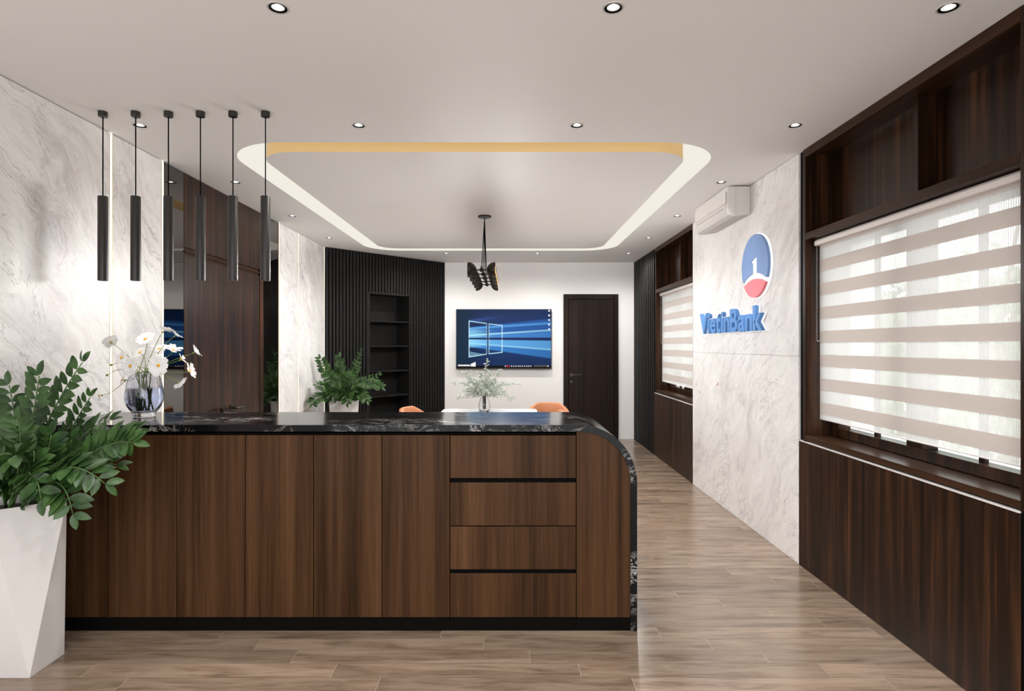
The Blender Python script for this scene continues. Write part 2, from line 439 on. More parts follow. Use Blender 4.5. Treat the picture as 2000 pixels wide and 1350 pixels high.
# downlights
def make_downlight(label):
    t = thing('ceiling_downlight', (0, 0, CEIL), label, 'downlight', 'recessed downlights in the ceiling')
    Z = CEIL
    MB().lathe([(.0345, Z + .002), (.0345, Z - .0015), (.0405, Z - .0022), (.0415, Z + .0005)], 32).build('flange', M['white'], t)
    MB().lathe([(.0334, Z - .0020), (.0330, Z - .0016), (.0240, Z + .0015), (.0240, Z + .040), (.0005, Z + .040)], 32).build('baffle', M['black'], t)
    MB().lathe([(.0238, Z + .0010), (.019, Z + .0035), (.0125, Z + .008)], 24).build('reflector', M['lampring'], t)
    MB().lathe([(.0140, Z + .006), (.0115, Z - .0005), (.0004, Z - .0025)], 20).build('bulb', M['lamp'], t)
    return t
ROWS = ['first', 'second', 'third', 'fourth', 'fifth', 'last']
COLS = ['over the marble panel wall', 'second in from the marble panel wall', 'second in from the window wall', 'along the window wall']
DLP = {}
proto = None
for j, y in enumerate(YC):
    for i, x in enumerate(XC):
        if (x, y) not in DL: continue
        lab = 'small recessed ceiling downlight, %s row from the entrance, %s' % (ROWS[j], COLS[i])
        o = None
        if proto is None:
            proto = make_downlight(lab); o = proto; o.location = (x, y, CEIL)
        else: o = copy_thing(proto, (x, y, CEIL), None, lab)
# lamps in the fittings (the two unseen rows by the entrance included)
def lamp_profile(l, s0, c_in, c_out):
    """beam of the fitting: intensity against the angle from straight down"""
    l.use_nodes = True; nt = l.node_tree; nt.nodes.clear()
    N = lambda t, **k: [setattr(nd, a, v) for nd in [nt.nodes.new('ShaderNode' + t)] for a, v in k.items()] and nt.nodes[-1] or nt.nodes[-1]
    out = N('OutputLight'); em = N('Emission'); nt.links.new(em.outputs[0], out.inputs[0])
    tc = N('TexCoord'); sp = N('SeparateXYZ'); nt.links.new(tc.outputs['Normal'], sp.inputs[0])
    z = N('Math', operation='ABSOLUTE'); nt.links.new(sp.outputs[2], z.inputs[0])
    mr = N('MapRange', interpolation_type='SMOOTHSTEP'); nt.links.new(z.outputs[0], mr.inputs[0])
    mr.inputs[1].default_value = math.cos(math.radians(c_out)); mr.inputs[2].default_value = math.cos(math.radians(c_in))
    zz = N('Math', operation='MULTIPLY'); nt.links.new(z.outputs[0], zz.inputs[0]); nt.links.new(z.outputs[0], zz.inputs[1])
    om = N('Math', operation='SUBTRACT'); om.inputs[0].default_value = 1.0001; nt.links.new(zz.outputs[0], om.inputs[1])
    sq = N('Math', operation='SQRT'); nt.links.new(om.outputs[0], sq.inputs[0])
    dv = N('Math', operation='DIVIDE'); dv.inputs[0].default_value = s0; nt.links.new(sq.outputs[0], dv.inputs[1])
    mn = N('Math', operation='MINIMUM'); nt.links.new(dv.outputs[0], mn.inputs[0]); mn.inputs[1].default_value = 1
    pw = N('Math', operation='POWER'); nt.links.new(mn.outputs[0], pw.inputs[0]); pw.inputs[1].default_value = 3
    ml = N('Math', operation='MULTIPLY'); nt.links.new(pw.outputs[0], ml.inputs[0]); nt.links.new(mr.outputs[0], ml.inputs[1])
    nt.links.new(ml.outputs[0], em.inputs['Strength'])
CHAND = 36.0; UPSIGN = 1.0; SKY_FRONT, SKY_SIDE, GROUND = 4.9, 3.3, .72
P_SIDE, P_MID, P_BACK = 42.0, 48.0, 48.0
for x, y in DL + [(x, y) for y in (1.02, -.16) for x in XC]:
    side = abs(x) > 1.2
    l = bpy.data.lights.new('downlight_lamp', 'SPOT'); l.energy = P_BACK if y > 8 else P_SIDE if side else P_MID; l.spot_size = math.radians(165); l.spot_blend = .1
    l.shadow_soft_size = .03; l.color = (1.0, .98, .95)
    if y > 8: lamp_profile(l, math.sin(math.radians(62)), 30, 84)
    elif side: lamp_profile(l, math.sin(math.radians(14)), 22, 42)
    else: lamp_profile(l, math.sin(math.radians(40)), 30, 66)
    o = bpy.data.objects.new('downlight_lamp', l); COL.objects.link(o); o.location = (x, y, CEIL - .036)

# ------------------------------------------------------------------ left wall cladding
def marble_slab(y0, y1, label):
    t = thing('marble_wall_panel', (XL, y0, 0), label, 'wall panel', 'marble slabs on the door wall')
    MB().box(XL - .034, XL, y0, y1, .001, CEIL - .006).build('slab', M['marble'], t, bevel=.0015, seg=1)
    return t
marble_slab(YF + .01, 3.483, 'wide pale grey marble slab behind the flower vase, rust flecks near its top')
marble_slab(3.511, 4.004, 'narrow pale marble slab between two LED strips, beside the smoked mirror')
marble_slab(6.064, 6.598, 'narrow pale marble slab just past the double door')
marble_slab(6.618, 7.528, 'pale marble slab ending at the black slatted corner wall')
def led(yc, label, w=.024):
    t = thing('led_strip', (XL, yc, 0), label, 'light', 'vertical LED strips on the door wall')
    MB().box(XL - .012, XL - .0006, yc - w / 2, yc + w / 2, .002, CEIL - .004).build('diffuser', M['led'], t)
    for s in (-1, 1):
        a = yc + s * (w / 2 + .0005); b = yc + s * (w / 2 + .0030)
        MB().box(XL - .02, XL, min(a, b), max(a, b), .002, CEIL - .004).build('edge_trim', M['gold'], t)
led(3.497, 'vertical LED strip crossing behind the white flowers, between two marble slabs', .02)
led(4.018, 'vertical LED strip between narrow marble slab and smoked mirror', .02)
led(6.052, 'vertical LED strip between the far smoked mirror and marble', .016)
led(6.608, 'thin vertical LED strip in the joint of the two far marble slabs', .012)
led(7.538, 'vertical LED strip where marble meets the black slatted wall', .014)
def mirror(y0, y1, label):
    tag(MB().box(XL - .03, XL - .004, y0, y1, .002, CEIL - .004).build('wall_mirror', M['smoke'], None, (XL - .017, y0, 0)), label, 'mirror')
mirror(4.033, 4.283, 'tall smoked mirror strip between LED strip and wooden double door')
mirror(5.66, 6.038, 'tall smoked mirror strip past the double door, reflecting black slats')
# double door with a panel above
d1 = structroot('door_1', (XL, 4.93, 0))
Y0, Y1, YM = 4.287, 5.578, 4.931
for a, b in ((Y0, YM - .0015), (YM + .0015, Y1)):
    MB().box(XL - .03, XL - .002, a, b, .006, 2.095).build('leaf', M['door'], d1, bevel=.001, seg=1)
MB().box(XL - .03, XL - .002, Y0, Y1 + .078, 2.155, CEIL - .004).build('overdoor_panel', M['door'], d1, bevel=.001, seg=1)
mb = MB(); mb.box(XL - .03, XL - .012, Y0, Y1, 2.097, 2.153); mb.box(XL - .012, XL + .003, Y0, Y1, 2.118, 2.132)
mb.build('lintel_groove', M['dark_h'], d1)
MB().box(XL - .03, XL + .002, Y1 + .003, Y1 + .078, .002, 2.153).build('door_jamb', M['dark'], d1)
for s, yy in ((-1, YM - .075), (1, YM + .075)):
    h = MB(); Mx = Matrix.Translation((XL - .002, yy, .905)) @ Matrix.Rotation(math.pi / 2, 4, 'Y')
    h.lathe([(.0005, 0), (.026, 0), (.026, .008), (.0005, .009)], 24, Mx)
    h.tube([(XL + .005, yy, .905), (XL + .052, yy, .905), (XL + .058, yy + s * .01, .905), (XL + .058, yy + s * .125, .905)], .009, 10)
    h.build('door_handle', M['handle'], d1)

# ------------------------------------------------------------------ diagonal black slat wall with bookshelf
A = Vector((-2.364, 7.552, 0)); B = Vector((-.985, 9.0, 0)); LEN = (B - A).length
ANG = math.atan2(B.y - A.y, B.x - A.x)
Mw = Matrix.Translation(A) @ Matrix.Rotation(ANG, 4, 'Z')
T0, T1, ZT = .3265 * LEN, .668 * LEN, 2.145
def xform(mb, Mt):
    mb.v = [Mt @ v for v in mb.v]; return mb
t = thing('slat_wall_panel', A, 'black vertical slatted wall set diagonally across the corner, holding the shelf niche', 'wall panel')
mb = MB(); mb.box(0, T0, .012, .04, 0, CEIL - .002); mb.box(T1, LEN, .012, .04, 0, CEIL - .002); mb.box(T0, T1, .012, .04, ZT, CEIL - .002)
xform(mb, Mw).build('backing_board', M['black'], t)
mb = MB(); N = 40; pt = LEN / N
for k in range(N):
    x0 = k * pt + .008; x1 = (k + 1) * pt - .008
    if x1 < T0 or x0 > T1: mb.box(x0, x1, -.012, .014, .002, CEIL - .003)
    else:
        if x0 >= T0 - .02 and x1 <= T1 + .02: mb.box(x0, x1, -.012, .014, ZT, CEIL - .003)
        else: mb.box(x0, x1, -.012, .014, ZT, CEIL - .003)
xform(mb, Mw).build('slats', M['slat'], t, bevel=.002, seg=1)
t = thing('built_in_shelf', Mw @ Vector(((T0 + T1) / 2, .1, 0)), 'narrow black open bookshelf recessed in the slatted corner wall, empty', 'bookshelf')
DP = .29
for x0, x1 in ((T0 - .012, T0 + .012), (T1 - .012, T1 + .012)):
    xform(MB().box(x0, x1, -.010, DP, .002, ZT + .02), Mw).build('side_panel', M['slat'], t)
xform(MB().box(T0, T1, DP, DP + .018, .002, ZT + .02), Mw).build('back_panel', M['slat'], t)
xform(MB().box(T0 + .0125, T1 - .0125, -.010, DP, ZT - .004, ZT + .02), Mw).build('top_panel', M['slat'], t)
for z in (1.775, 1.430, 1.083, .736, .389, .06):
    xform(MB().box(T0 + .0125, T1 - .0125, -.006, DP, z - .018, z), Mw).build('shelf', M['slat'], t)

# straight slat section on the window wall, at the back
t = thing('slat_wall_panel', (XR, 7.72, 0), 'dark grey vertical slatted strip beside the far window, meeting the white wall', 'wall panel')
MB().box(XR + .030, XW - .002, 7.722, YB - .002, .002, CEIL - .002).build('backing_board', M['black'], t)
mb = MB(); N = 12; pt = (YB - .004 - 7.722) / N
for k in range(N): mb.box(XR, XR + .030, 7.722 + k * pt + .026, 7.722 + (k + 1) * pt - .026, .002, CEIL - .003)
mb.build('slats', M['slat'], t, bevel=.002, seg=1)

# ------------------------------------------------------------------ back wall: door and television
d2 = structroot('door_2', (1.245, YB, 0))
x0, x1, zt = .828, 1.664, 2.215
mb = MB(); mb.box(x0, x0 + .075, YB - .035, YB, 0, zt); mb.box(x1 - .062, x1, YB - .035, YB, 0, zt); mb.box(x0 + .075, x1 - .062, YB - .035, YB, zt - .075, zt)
mb.build('door_frame', M['backdoor'], d2, bevel=.003, seg=1)
mb = MB(); mb.box(x0 + .08, x1 - .067, YB - .022, YB - .001, .005, zt - .08)
mb.build('leaf', M['backdoor'], d2, bevel=.002, seg=1)
MB().box(x0 + .076, x1 - .063, YB - .006, YB - .0005, .001, zt - .0755).build('door_gap', M['black'], d2)
hx, hz = x0 + .125, .985
h = MB(); h.lathe([(.0005, 0), (.026, 0), (.026, .009), (.0005, .01)], 24, Matrix.Translation((hx, YB - .022, hz)) @ Matrix.Rotation(math.pi / 2, 4, 'X'))
h.tube([(hx, YB - .03, hz), (hx, YB - .075, hz), (hx + .012, YB - .08, hz), (hx + .14, YB - .08, hz)], .009, 10)
h.build('door_handle', M['handle'], d2)
h = MB(); h.lathe([(.0005, 0), (.022, 0), (.022, .010), (.012, .012), (.010, .022), (.0005, .023)], 20, Matrix.Translation((hx, YB - .022, hz - .11)) @ Matrix.Rotation(math.pi / 2, 4, 'X'))
h.build('keyhole_escutcheon', M['handle'], d2)

TX0, TX1, TZ0, TZ1 = -.806, .642, 1.075, 1.985
tv = thing('television', ((TX0 + TX1) / 2, YB - .04, TZ0), 'large flat black TV on the white back wall, showing blue light beams', 'television')
MB().box(TX0, TX1, YB - .07, YB - .03, TZ0, TZ1).build('housing', M['tvbody'], tv, bevel=.004)
MB().box(TX0 + .3, TX1 - .3, YB - .0295, YB - .001, TZ0 + .25, TZ1 - .25).build('wall_bracket', M['blackmetal'], tv)
def sm(a, b, x):
    t_ = max(0, min(1, (x - a) / (b - a))); return t_ * t_ * (3 - 2 * t_)
def screen_col(px, py):
    """colour of the lit picture, px 185..1805, py 130..1135 in measured units"""
    base = [.008, .021, .062]
    g = math.exp(-((py - 600) / 420.0) ** 2) * sm(250, 900, px)
    c = [base[0] + .004 * g, base[1] + .02 * g, base[2] + .10 * g]
    c = [c[0], c[1] + .004 * (1 - sm(250, 500, px)), c[2] * (1 - .2 * (1 - sm(200, 500, px)))]
    def ad(col, f):
        for i in range(3): c[i] = c[i] * (1 - f) + col[i] * f
    # light beams fanning from the bright window
    if px > 405:
        k = (px - 405) / 1395.0
        fade = 1 - .45 * k
        def beam(yl0, yr0, yl1, yr1, col, st, soft=10):
            a = yl0 + (yr0 - yl0) * k; b = yl1 + (yr1 - yl1) * k
            f = sm(a - soft, a + soft, py) * (1 - sm(b - soft, b + soft, py)); ad(col, f * st * fade)
        beam(440, 290, 610, 610, (.03, .16, .55), .75, 16)
        beam(440, 345, 470, 385, (.12, .42, .85), .8, 6)
        beam(560, 470, 585, 495, (.45, .85, 1.0), .95, 6)
        beam(590, 500, 612, 608, (.10, .36, .80), .6, 8)
        beam(640, 660, 760, 960, (.05, .27, .70), .85, 14)
        beam(640, 660, 700, 800, (.16, .50, .88), .75, 16)
        beam(695, 795, 716, 826, (.40, .80, 1.0), .75, 6)
        ad((.05, .12, .45), .55 * math.exp(-((py - (340 - 220 * k)) / 28) ** 2) * (1 - sm(.0, .45, k)))
        ad((.35, .8, 1.0), .55 * math.exp(-((px - 405) / 260) ** 2) * sm(440, 500, py) * (1 - sm(740, 790, py)))
        ad((.012, .02, .09), sm(606, 616, py) * (1 - sm(634 + 20 * k, 642 + 20 * k, py)))
    def line(xa, ya, xb, yb, w, col=(.6, .92, 1.0), st=.9):
        dx, dy = xb - xa, yb - ya; L2 = dx * dx + dy * dy
        u = max(0, min(1, ((px - xa) * dx + (py - ya) * dy) / L2))
        d = math.hypot(px - xa - u * dx, py - ya - u * dy)
        if d < w * 1.6: ad(col, st * (1 - sm(w * .5, w * 1.6, d)))
    for a in ((405, 330, 405, 610), (405, 330, 705, 372), (705, 372, 705, 610), (405, 640, 405, 935), (405, 935, 705, 885), (705, 885, 705, 640),
              (740, 378, 965, 404), (965, 404, 965, 610), (740, 378, 740, 610), (740, 640, 740, 880), (965, 640, 965, 856), (740, 880, 965, 856)):
        line(*a, 6)
    for i in range(4): line(410, 850 + i * 22, 640 - i * 60, 895 + i * 8, 4, (.4, .75, 1), .8)
    if 700 < px < 738 and 360 < py < 890: ad((.012, .03, .13), .8)
    # task bar and icons
    if py > 1085: c = [.004, .004, .005]
    if 215 < px < 425 and 1060 < py < 1090 and (int(px / 11) % 4 or py > 1075): c = [.85, .85, .85]
    if 435 < px < 515 and 1092 > py > 1050 - (px - 435) * .4: c = [.9, .9, .9]
    for i in range(13):
        xx = 1020 + i * 36
        if abs(px - xx) < (13 if i == 1 else 8) and abs(py - 1088) < (14 if i == 1 else 9): c = [(.75, .75, .78), (.6, .02, .03), (.55, .1, .12), (.7, .75, .8), (.75, .7, .6)][(0, 1, 2, 3, 4, 0, 3, 3, 4, 0, 4, 0, 3)[i]]; c = list(c)
    if 1500 < px < 1730 and abs(py - 1088) < 8: c = [.16, .14, .10]
    if abs(px - 1742) < 10 and abs(py - 1088) < 11: c = [.7, .7, .7]
    for i in range(5):
        if abs(px - 1762) < 13 and abs(py - (158 + i * 77)) < 15: c = [.85, .87, .9]
    return c
NXs, NZs = 300, 186
mb = MB(); e = .008
vs = []; cols = []
for j in range(NZs + 1):
    for i in range(NXs + 1):
        u, v = i / NXs, j / NZs
        vs.append((TX0 + e + u * (TX1 - TX0 - 2 * e), YB - .0706, TZ1 - e - v * (TZ1 - TZ0 - 2.6 * e)))
        cols.append(screen_col(193 + u * 1600, 138 + v * 985))
mb.add(vs, [(j * (NXs + 1) + i, j * (NXs + 1) + i + 1, (j + 1) * (NXs + 1) + i + 1, (j + 1) * (NXs + 1) + i) for j in range(NZs) for i in range(NXs)])
nt = NT('screen_picture'); at = nt.n('Attribute', attribute_name='pic')
em = nt.n('Emission', {'Color': at.outputs['Color'], 'Strength': 1.0}); gl = nt.n('BsdfGlossy', {'Color': (.004, .004, .004, 1), 'Roughness': .4})
nt.done(nt.n('AddShader', {0: em.outputs[0], 1: gl.outputs[0]}).outputs[0])
so = mb.build('screen', nt.mat, tv)
ca = so.data.color_attributes.new('pic', 'FLOAT_COLOR', 'POINT')
ca.data.foreach_set('color', [x for c in cols for x in (*c, 1)])

# ------------------------------------------------------------------ window bays on the right wall
SILL, STRIP = .86, .817
def bay(k, b, win, word, wordc):
    y0, y1, e0, e1 = b['y0'], b['y1'], b['e0'], b['e1']
    # open overhead cabinet
    t = thing('overhead_cabinet', (XR, (y0 + y1) / 2, 2.157), 'dark walnut open cabinet above the %s window, split by one divider' % word, 'cabinet', 'window wall cabinets')
    MB().box(XW - .012, XW - .001, y0 - .005, y1 + .005, 2.157, 2.675).build('back_panel', M['dark'], t)
    MB().box(XR + .001, XW - .001, y0 + .001, y1 - .001, 2.114, 2.157).build('shelf_board', M['dark_h'], t, bevel=.001, seg=1)
    MB().box(XR + .09, XW - .013, (y0 + y1) / 2 - .018 - .1 * (k == 0), (y0 + y1) / 2 + .018 - .1 * (k == 0), 2.158, 2.672).build('divider', M['dark'], t)
    mb = MB(); mb.box(XR + .0005, XR + .02, y0, y1, 2.645, CEIL - .001); mb.box(XR + .02, XW - .013, y0, y1, 2.663, CEIL - .001)
    mb.build('top_rail', M['dark_h'], t)
    # side frames of the whole bay: structure trim
    tr = structroot('trim_%d' % (k + 2), (XR, y0, 0))
    MB().box(XR + .0005, XW - .001, y1, y1 + .03, STRIP + .003, CEIL - .001).build('jamb_board', M['dark'], tr, bevel=.0015, seg=1)
    MB().box(XR + .012, XW - .001, y1 + .0305, e1, STRIP + .003, CEIL - .001).build('shadow_gap', M['black'], tr)
    MB().box(XR + .0005, XW - .001, e0, y0, STRIP + .003, CEIL - .001).build('jamb_board', M['dark'], tr, bevel=.0015, seg=1)
    if k == 0: MB().box(XR + .004, XW - .001, e0, y0 - .0005, .001, STRIP + .002).build('shadow_gap', M['black'], tr)
    # sill
    MB().box(XR + .0005, XW - .001, y0, y1, STRIP + .012, SILL).build('sill_board', M['dark_h'], tr, bevel=.002, seg=1)
    # lower panel with metal strip
    t = thing('wall_panel', (XR, (y0 + y1) / 2, 0), 'dark walnut panel under the %s window with bright metal strip on top' % word, 'wall panel', 'walnut panels under the windows')
    MB().box(XR, XW - .001, (y0 if k == 0 else e0), e1, .001, STRIP - .004).build('board', M['dark'], t, bevel=.002, seg=1)
    MB().box(XR - .003, XR + .02, (y0 if k == 0 else e0), e1 - .01, STRIP - .0035, STRIP + .0035).build('metal_strip', M['strip'], t)
    # window: frame, sashes, panes
    w0, w1 = win; w = structroot('window_%d' % (k + 1), (XW, (w0 + w1) / 2, .9)); zb, zt = .863, 2.112
    yc = (w0 + w1) / 2
    mb = MB()
    mb.box(XW - .03, XW + .05, y0 + .001, w0 + .03, zb, zt); mb.box(XW - .03, XW + .05, w1 - .03, y1 - .001, zb, zt)
    mb.box(XW - .03, XW + .05, w0 + .03, w1 - .03, zb, zb + .055); mb.box(XW - .03, XW + .05, w0 + .03, w1 - .03, zt - .05, zt)
    mb.box(XW - .03, XW + .05, yc - .06, yc + .06, zb + .055, zt - .05)
    mb.build('window_frame', M['dark'], w, bevel=.002, seg=1)
    mb = MB()
    for a, c in ((w0 + .03, yc - .06), (yc + .06, w1 - .03)):
        m_ = (a + c) / 2; mb.box(XW + .01, XW + .03, m_ - .016, m_ + .016, zb + .055, zt - .05)
    mb.build('mullion', M['dark'], w)
    for a, c in ((w0 + .03, yc - .06), (yc + .06, w1 - .03)):
        MB().box(XW + .018, XW + .022, a, c, zb + .055, zt - .05).build('pane', M['winglass'], w)
    # zebra roller blind
    BX, b0, b1 = 1.972, y0 + .012, y1 - .045
    t = thing('roller_blind', (BX, (y0 + y1) / 2, 2.09), 'beige striped zebra roller blind in the %s window, %s' % (word, wordc), 'blind', 'zebra blinds')
    prof = [(BX - .028, 2.070), (BX - .030, 2.098), (BX - .018, 2.110), (BX + .03, 2.110), (BX + .03, 2.070)]
    MB().prism(prof, 'y', b0, b1 + .02).build('cassette', M['blindtube'], t, bevel=.004)
    MB().box(BX - .0006, BX + .0006, b0, b1, .968, 2.072).build('fabric', M['blind'], t)
    MB().tube([(BX, b0 + .002, .972), (BX, b1 - .002, .972)], .004, 10).build('bottom_bar', M['whitegloss'], t)
    mb = MB(); yb_ = b1 + .012
    for xx in (BX - .014, BX + .006):
        zz = 2.07
        while zz > 1.47: mb.sphere((xx, yb_, zz), .0026, 6); zz -= .0085
    mb.tube([(BX - .014, yb_, 1.47), (BX - .004, yb_, 1.462), (BX + .006, yb_, 1.47)], .0018, 5)
    mb.build('bead_chain', M['whitegloss'], t)
n_ = NT('window_pane'); tb = n_.n('BsdfTransparent', {'Color': (.95, .97, .96, 1)}); gb = n_.n('BsdfGlossy', {'Roughness': .02})
n_.done(n_.n('MixShader', {0: .06, 1: tb.outputs[0], 2: gb.outputs[0]}).outputs[0]); M['winglass'] = n_.mat
bay(0, BAYS[0], WIN[0], 'near', 'beside the marble pillar and entrance')
bay(1, BAYS[1], WIN[1], 'far', 'seen past the marble pillar')

# marble pillar between the windows
PY0, PY1 = 3.866, 6.094
t = thing('marble_pillar', (XR, (PY0 + PY1) / 2, 0), 'pale marble pillar between the two windows, carrying the blue letters', 'pillar')
MB().box(XR, XW - .002, PY0, PY1, .001, 1.366).build('lower_slab', M['marble2'], t, bevel=.0012, seg=1)
MB().box(XR, XW - .002, PY0, PY1, 1.3675, CEIL - .004).build('upper_slab', M['marble2'], t, bevel=.0012, seg=1)

# air conditioner
ay0, ay1 = 4.634, 5.42
t = thing('air_conditioner', (XR, (ay0 + ay1) / 2, 2.46), 'white split air conditioner high on the marble pillar under the ceiling', 'air conditioner')
body = [(XR - .001, 2.690), (XR - .182, 2.690), (XR - .184, 2.66), (XR - .186, 2.50), (XR - .172, 2.463), (XR - .13, 2.452), (XR - .001, 2.468)]
MB().prism(body, 'y', ay0, ay1).build('body', M['white'], t, bevel=.006)
fp = [(XR - .1865, 2.655), (XR - .193, 2.650), (XR - .195, 2.560), (XR - .1865, 2.553)]
MB().prism(fp, 'y', ay0 + .012, ay1 - .012).build('front_panel', M['white'], t, bevel=.003)
fl = [(XR - .1875, 2.546), (XR - .193, 2.542), (XR - .192, 2.500), (XR - .178, 2.472), (XR - .174, 2.478), (XR - .187, 2.505)]
MB().prism(fl, 'y', ay0 + .02, ay1 - .02).build('louver_flap', M['white'], t, bevel=.0015, seg=1)
MB().box(XR - .1945, XR - .191, ay0 + .06, ay1 - .07, 2.519, 2.530).build('air_slot', M['grey'], t)
MB().box(XR - .1958, XR - .194, 5.0, 5.06, 2.562, 2.568).build('badge', M['grey'], t)
MB().box(XR - .118, XR - .116, ay0 - .0012, ay0 + .01, 2.462, 2.688).build('side_seam', M['grey'], t)

# emblem and letters
em_y, em_z, RR = 4.481, 2.041, .240
def disc_pts(f):  # (u right, v up) unit square -> (y, z)
    return [(em_y - (u - .5) * 2 * RR, em_z + (v - .5) * 2 * RR) for u, v in f]
def arc(cx, cy, r, a0, a1, n=30): return [(cx + r * math.cos(math.radians(a0 + (a1 - a0) * i / n)), cy + r * math.sin(math.radians(a0 + (a1 - a0) * i / n))) for i in range(n + 1)]
t = thing('wall_emblem', (XR, em_y, em_z), 'round blue and red emblem with white tower on the marble pillar', 'sign')
a0 = math.degrees(math.asin((.275 - .5) / .5))
rb = (.43 ** 2 + .115 ** 2) / (2 * .115); cb = .385 - rb    # boundary arc under the blue
ab = math.degrees(math.asin(.433 / rb))
blue = arc(.5, .5, .5, a0, 180 - a0, 60)
low = [(.5 + rb * math.sin(math.radians(-ab + 2 * ab * i / 40)), cb + rb * math.cos(math.radians(-ab + 2 * ab * i / 40))) for i in range(41)]
lowL = [p for p in low if p[0] < .434]; lowR = [p for p in low if p[0] > .598]
blue += lowL[1:] + [(.434, lowL[-1][1]), (.434, .548), (.397, .540), (.397, .588), (.434, .600), (.512, .630), (.598, .630), (.598, lowR[0][1])] + lowR[:-1]
MB().prism(disc_pts(blue), 'x', XR - .036, XR - .016).build('blue_field', M['emblemblue'], t)
rr_ = (.42 ** 2 + .095 ** 2) / (2 * .095); cr = .292 - rr_; ar = math.degrees(math.asin(.405 / rr_))
ang0 = math.degrees(math.asin((.20 - .5) / .5))
red = [(.5 + rr_ * math.sin(math.radians(-ar + 2 * ar * i / 30)), cr + rr_ * math.cos(math.radians(-ar + 2 * ar * i / 30))) for i in range(31)]
red += arc(.5, .5, .5, ang0, -180 - ang0, 40)[1:-1]
MB().prism(disc_pts(red), 'x', XR - .036, XR - .016).build('red_field', M['redsign'], t)
band = [(p[0], p[1] - .012) for p in low[3:-3]]
tow = [(.442, .40), (.442, .553), (.405, .545), (.405, .580), (.442, .592), (.515, .622), (.590, .622), (.590, .40)]
rl = [(.5 + rr_ * math.sin(math.radians(-ar * .97 + 2 * ar * .97 * i / 30)), cr + .012 + rr_ * math.cos(math.radians(-ar * .97 + 2 * ar * .97 * i / 30))) for i in range(31)]
bl = [p for p in band if p[0] < .442]; br_ = [p for p in band if p[0] > .590]
MB().prism(disc_pts(bl + tow + br_ + rl[::-1]), 'x', XR - .033, XR - .016).build('white_tower', M['signwhite'], t)
wp = arc(.5, .5, .515, 0, 354, 60)
MB().prism(disc_pts(wp), 'x', XR - .0155, XR - .001).build('backlit_plate', M['signwhite'], t)

t = thing('sign_letters', (XR, 5.04, 1.555), 'raised blue letters spelling the bank name on the marble pillar', 'sign')
txt = 'VietinBank'; y_left, y_right = 5.745, 4.335; zb_, caph = 1.555, .186
def letter_mesh(ch, off, ext):
    cu = bpy.data.curves.new('ch', 'FONT'); cu.body = ch; cu.size = 1; cu.extrude = ext; cu.offset = off; cu.resolution_u = 4
    o = bpy.data.objects.new('ch', cu); COL.objects.link(o)
    me = bpy.data.meshes.new_from_object(o.evaluated_get(bpy.context.evaluated_depsgraph_get()))
    bpy.data.objects.remove(o); bpy.data.curves.remove(cu); return me
ms = [letter_mesh(c, .028, .5) for c in txt]
bb = [(min(v.co.x for v in m.vertices), max(v.co.x for v in m.vertices)) for m in ms]
vh = max(v.co.y for v in ms[0].vertices); gapl = .035
tot = sum(b - a for a, b in bb) + gapl * (len(ms) - 1)
sx = (y_left - y_right) / tot; sz = caph / vh; cur = 0; DEP = .040
for m, (a, b), ch in zip(ms, bb, txt):
    for f_off, thick, mat, nm in ((0, DEP, M['bluesign'], 'letter'),):
        mm = m.copy()
        for v in mm.vertices:
            x, y, z = v.co
            yy = y_left - (cur + x - a) * sx; zz = zb_ + y * sz; xx = XR - .012 - (z + .5) * (thick - .012)
            v.co = Vector((xx, yy, zz)) - Vector(t.location)
        mm.materials.clear(); mm.materials.append(mat)
        o = bpy.data.objects.new(nm, mm); COL.objects.link(o); o.parent = t
    m2 = letter_mesh(ch, .045, .5)
    for v in m2.vertices:
        x, y, z = v.co
        v.co = Vector((XR - .001 - (z + .5) * .0105, y_left - (cur + x - a) * sx, zb_ + y * sz)) - Vector(t.location)
    m2.materials.clear(); m2.materials.append(M['signwhite'])
    o2 = bpy.data.objects.new('letter_backing', m2); COL.objects.link(o2); o2.parent = t
    cur += b - a + gapl

# ------------------------------------------------------------------ reception counter
YC0, YC1 = 2.962, 3.529; ZC = 1.038; TH = .033; XE = .643; RO = .29
def cpath(off):
    """outline of the waterfall top in (x,z), offset inward"""
    r = RO - off; cx, cz = XE - RO, ZC - RO
    pts = [(XL + .001, ZC - off)]
    pts += [(cx + r * math.sin(math.radians(a)), cz + r * math.cos(math.radians(a))) for a in range(0, 91, 5)]
    pts += [(XE - off, .001)]
    return pts
o_ = cpath(0); i_ = cpath(TH)
mb = MB(); n = len(o_)
for y in (YC0 - .004, YC1): mb.v += [Vector((x, y, z)) for x, z in o_] + [Vector((x, y, z)) for x, z in i_]
def fadd(f, smt=False): mb.f.append(f); mb.m.append(0); mb.sm.append(smt)
for i in range(n - 1):
    fadd((i, i + 1, n + i + 1, n + i)); fadd((2 * n + i, 3 * n + i, 3 * n + i + 1, 2 * n + i + 1))
    fadd((i, 2 * n + i, 2 * n + i + 1, i + 1), True); fadd((n + i, n + i + 1, 3 * n + i + 1, 3 * n + i), True)
fadd((0, n, 3 * n, 2 * n)); fadd((n - 1, 2 * n + n - 1, 4 * n - 1, 2 * n - 1))
ct = mb.build('marble_countertop', M['bmarble'], None, (-.8, 3.24, 0))
tag(ct, 'black white-veined marble worktop curving down to the floor at its end', 'countertop')
SE = [-2.362, -2.018, -1.673, -1.328, -.985, -.640, -.2975, .3374]
G = .0018; ZD0, ZD1 = .0697, .9854; FT = .018
names = ['white planter', 'glass flower vase', 'counter drawers']
labs = ['walnut counter cabinet behind the tall white planter, two plain doors',
        'walnut counter cabinet with two plain doors, middle one of three',
        'walnut counter cabinet with two plain doors, adjoining the drawers']
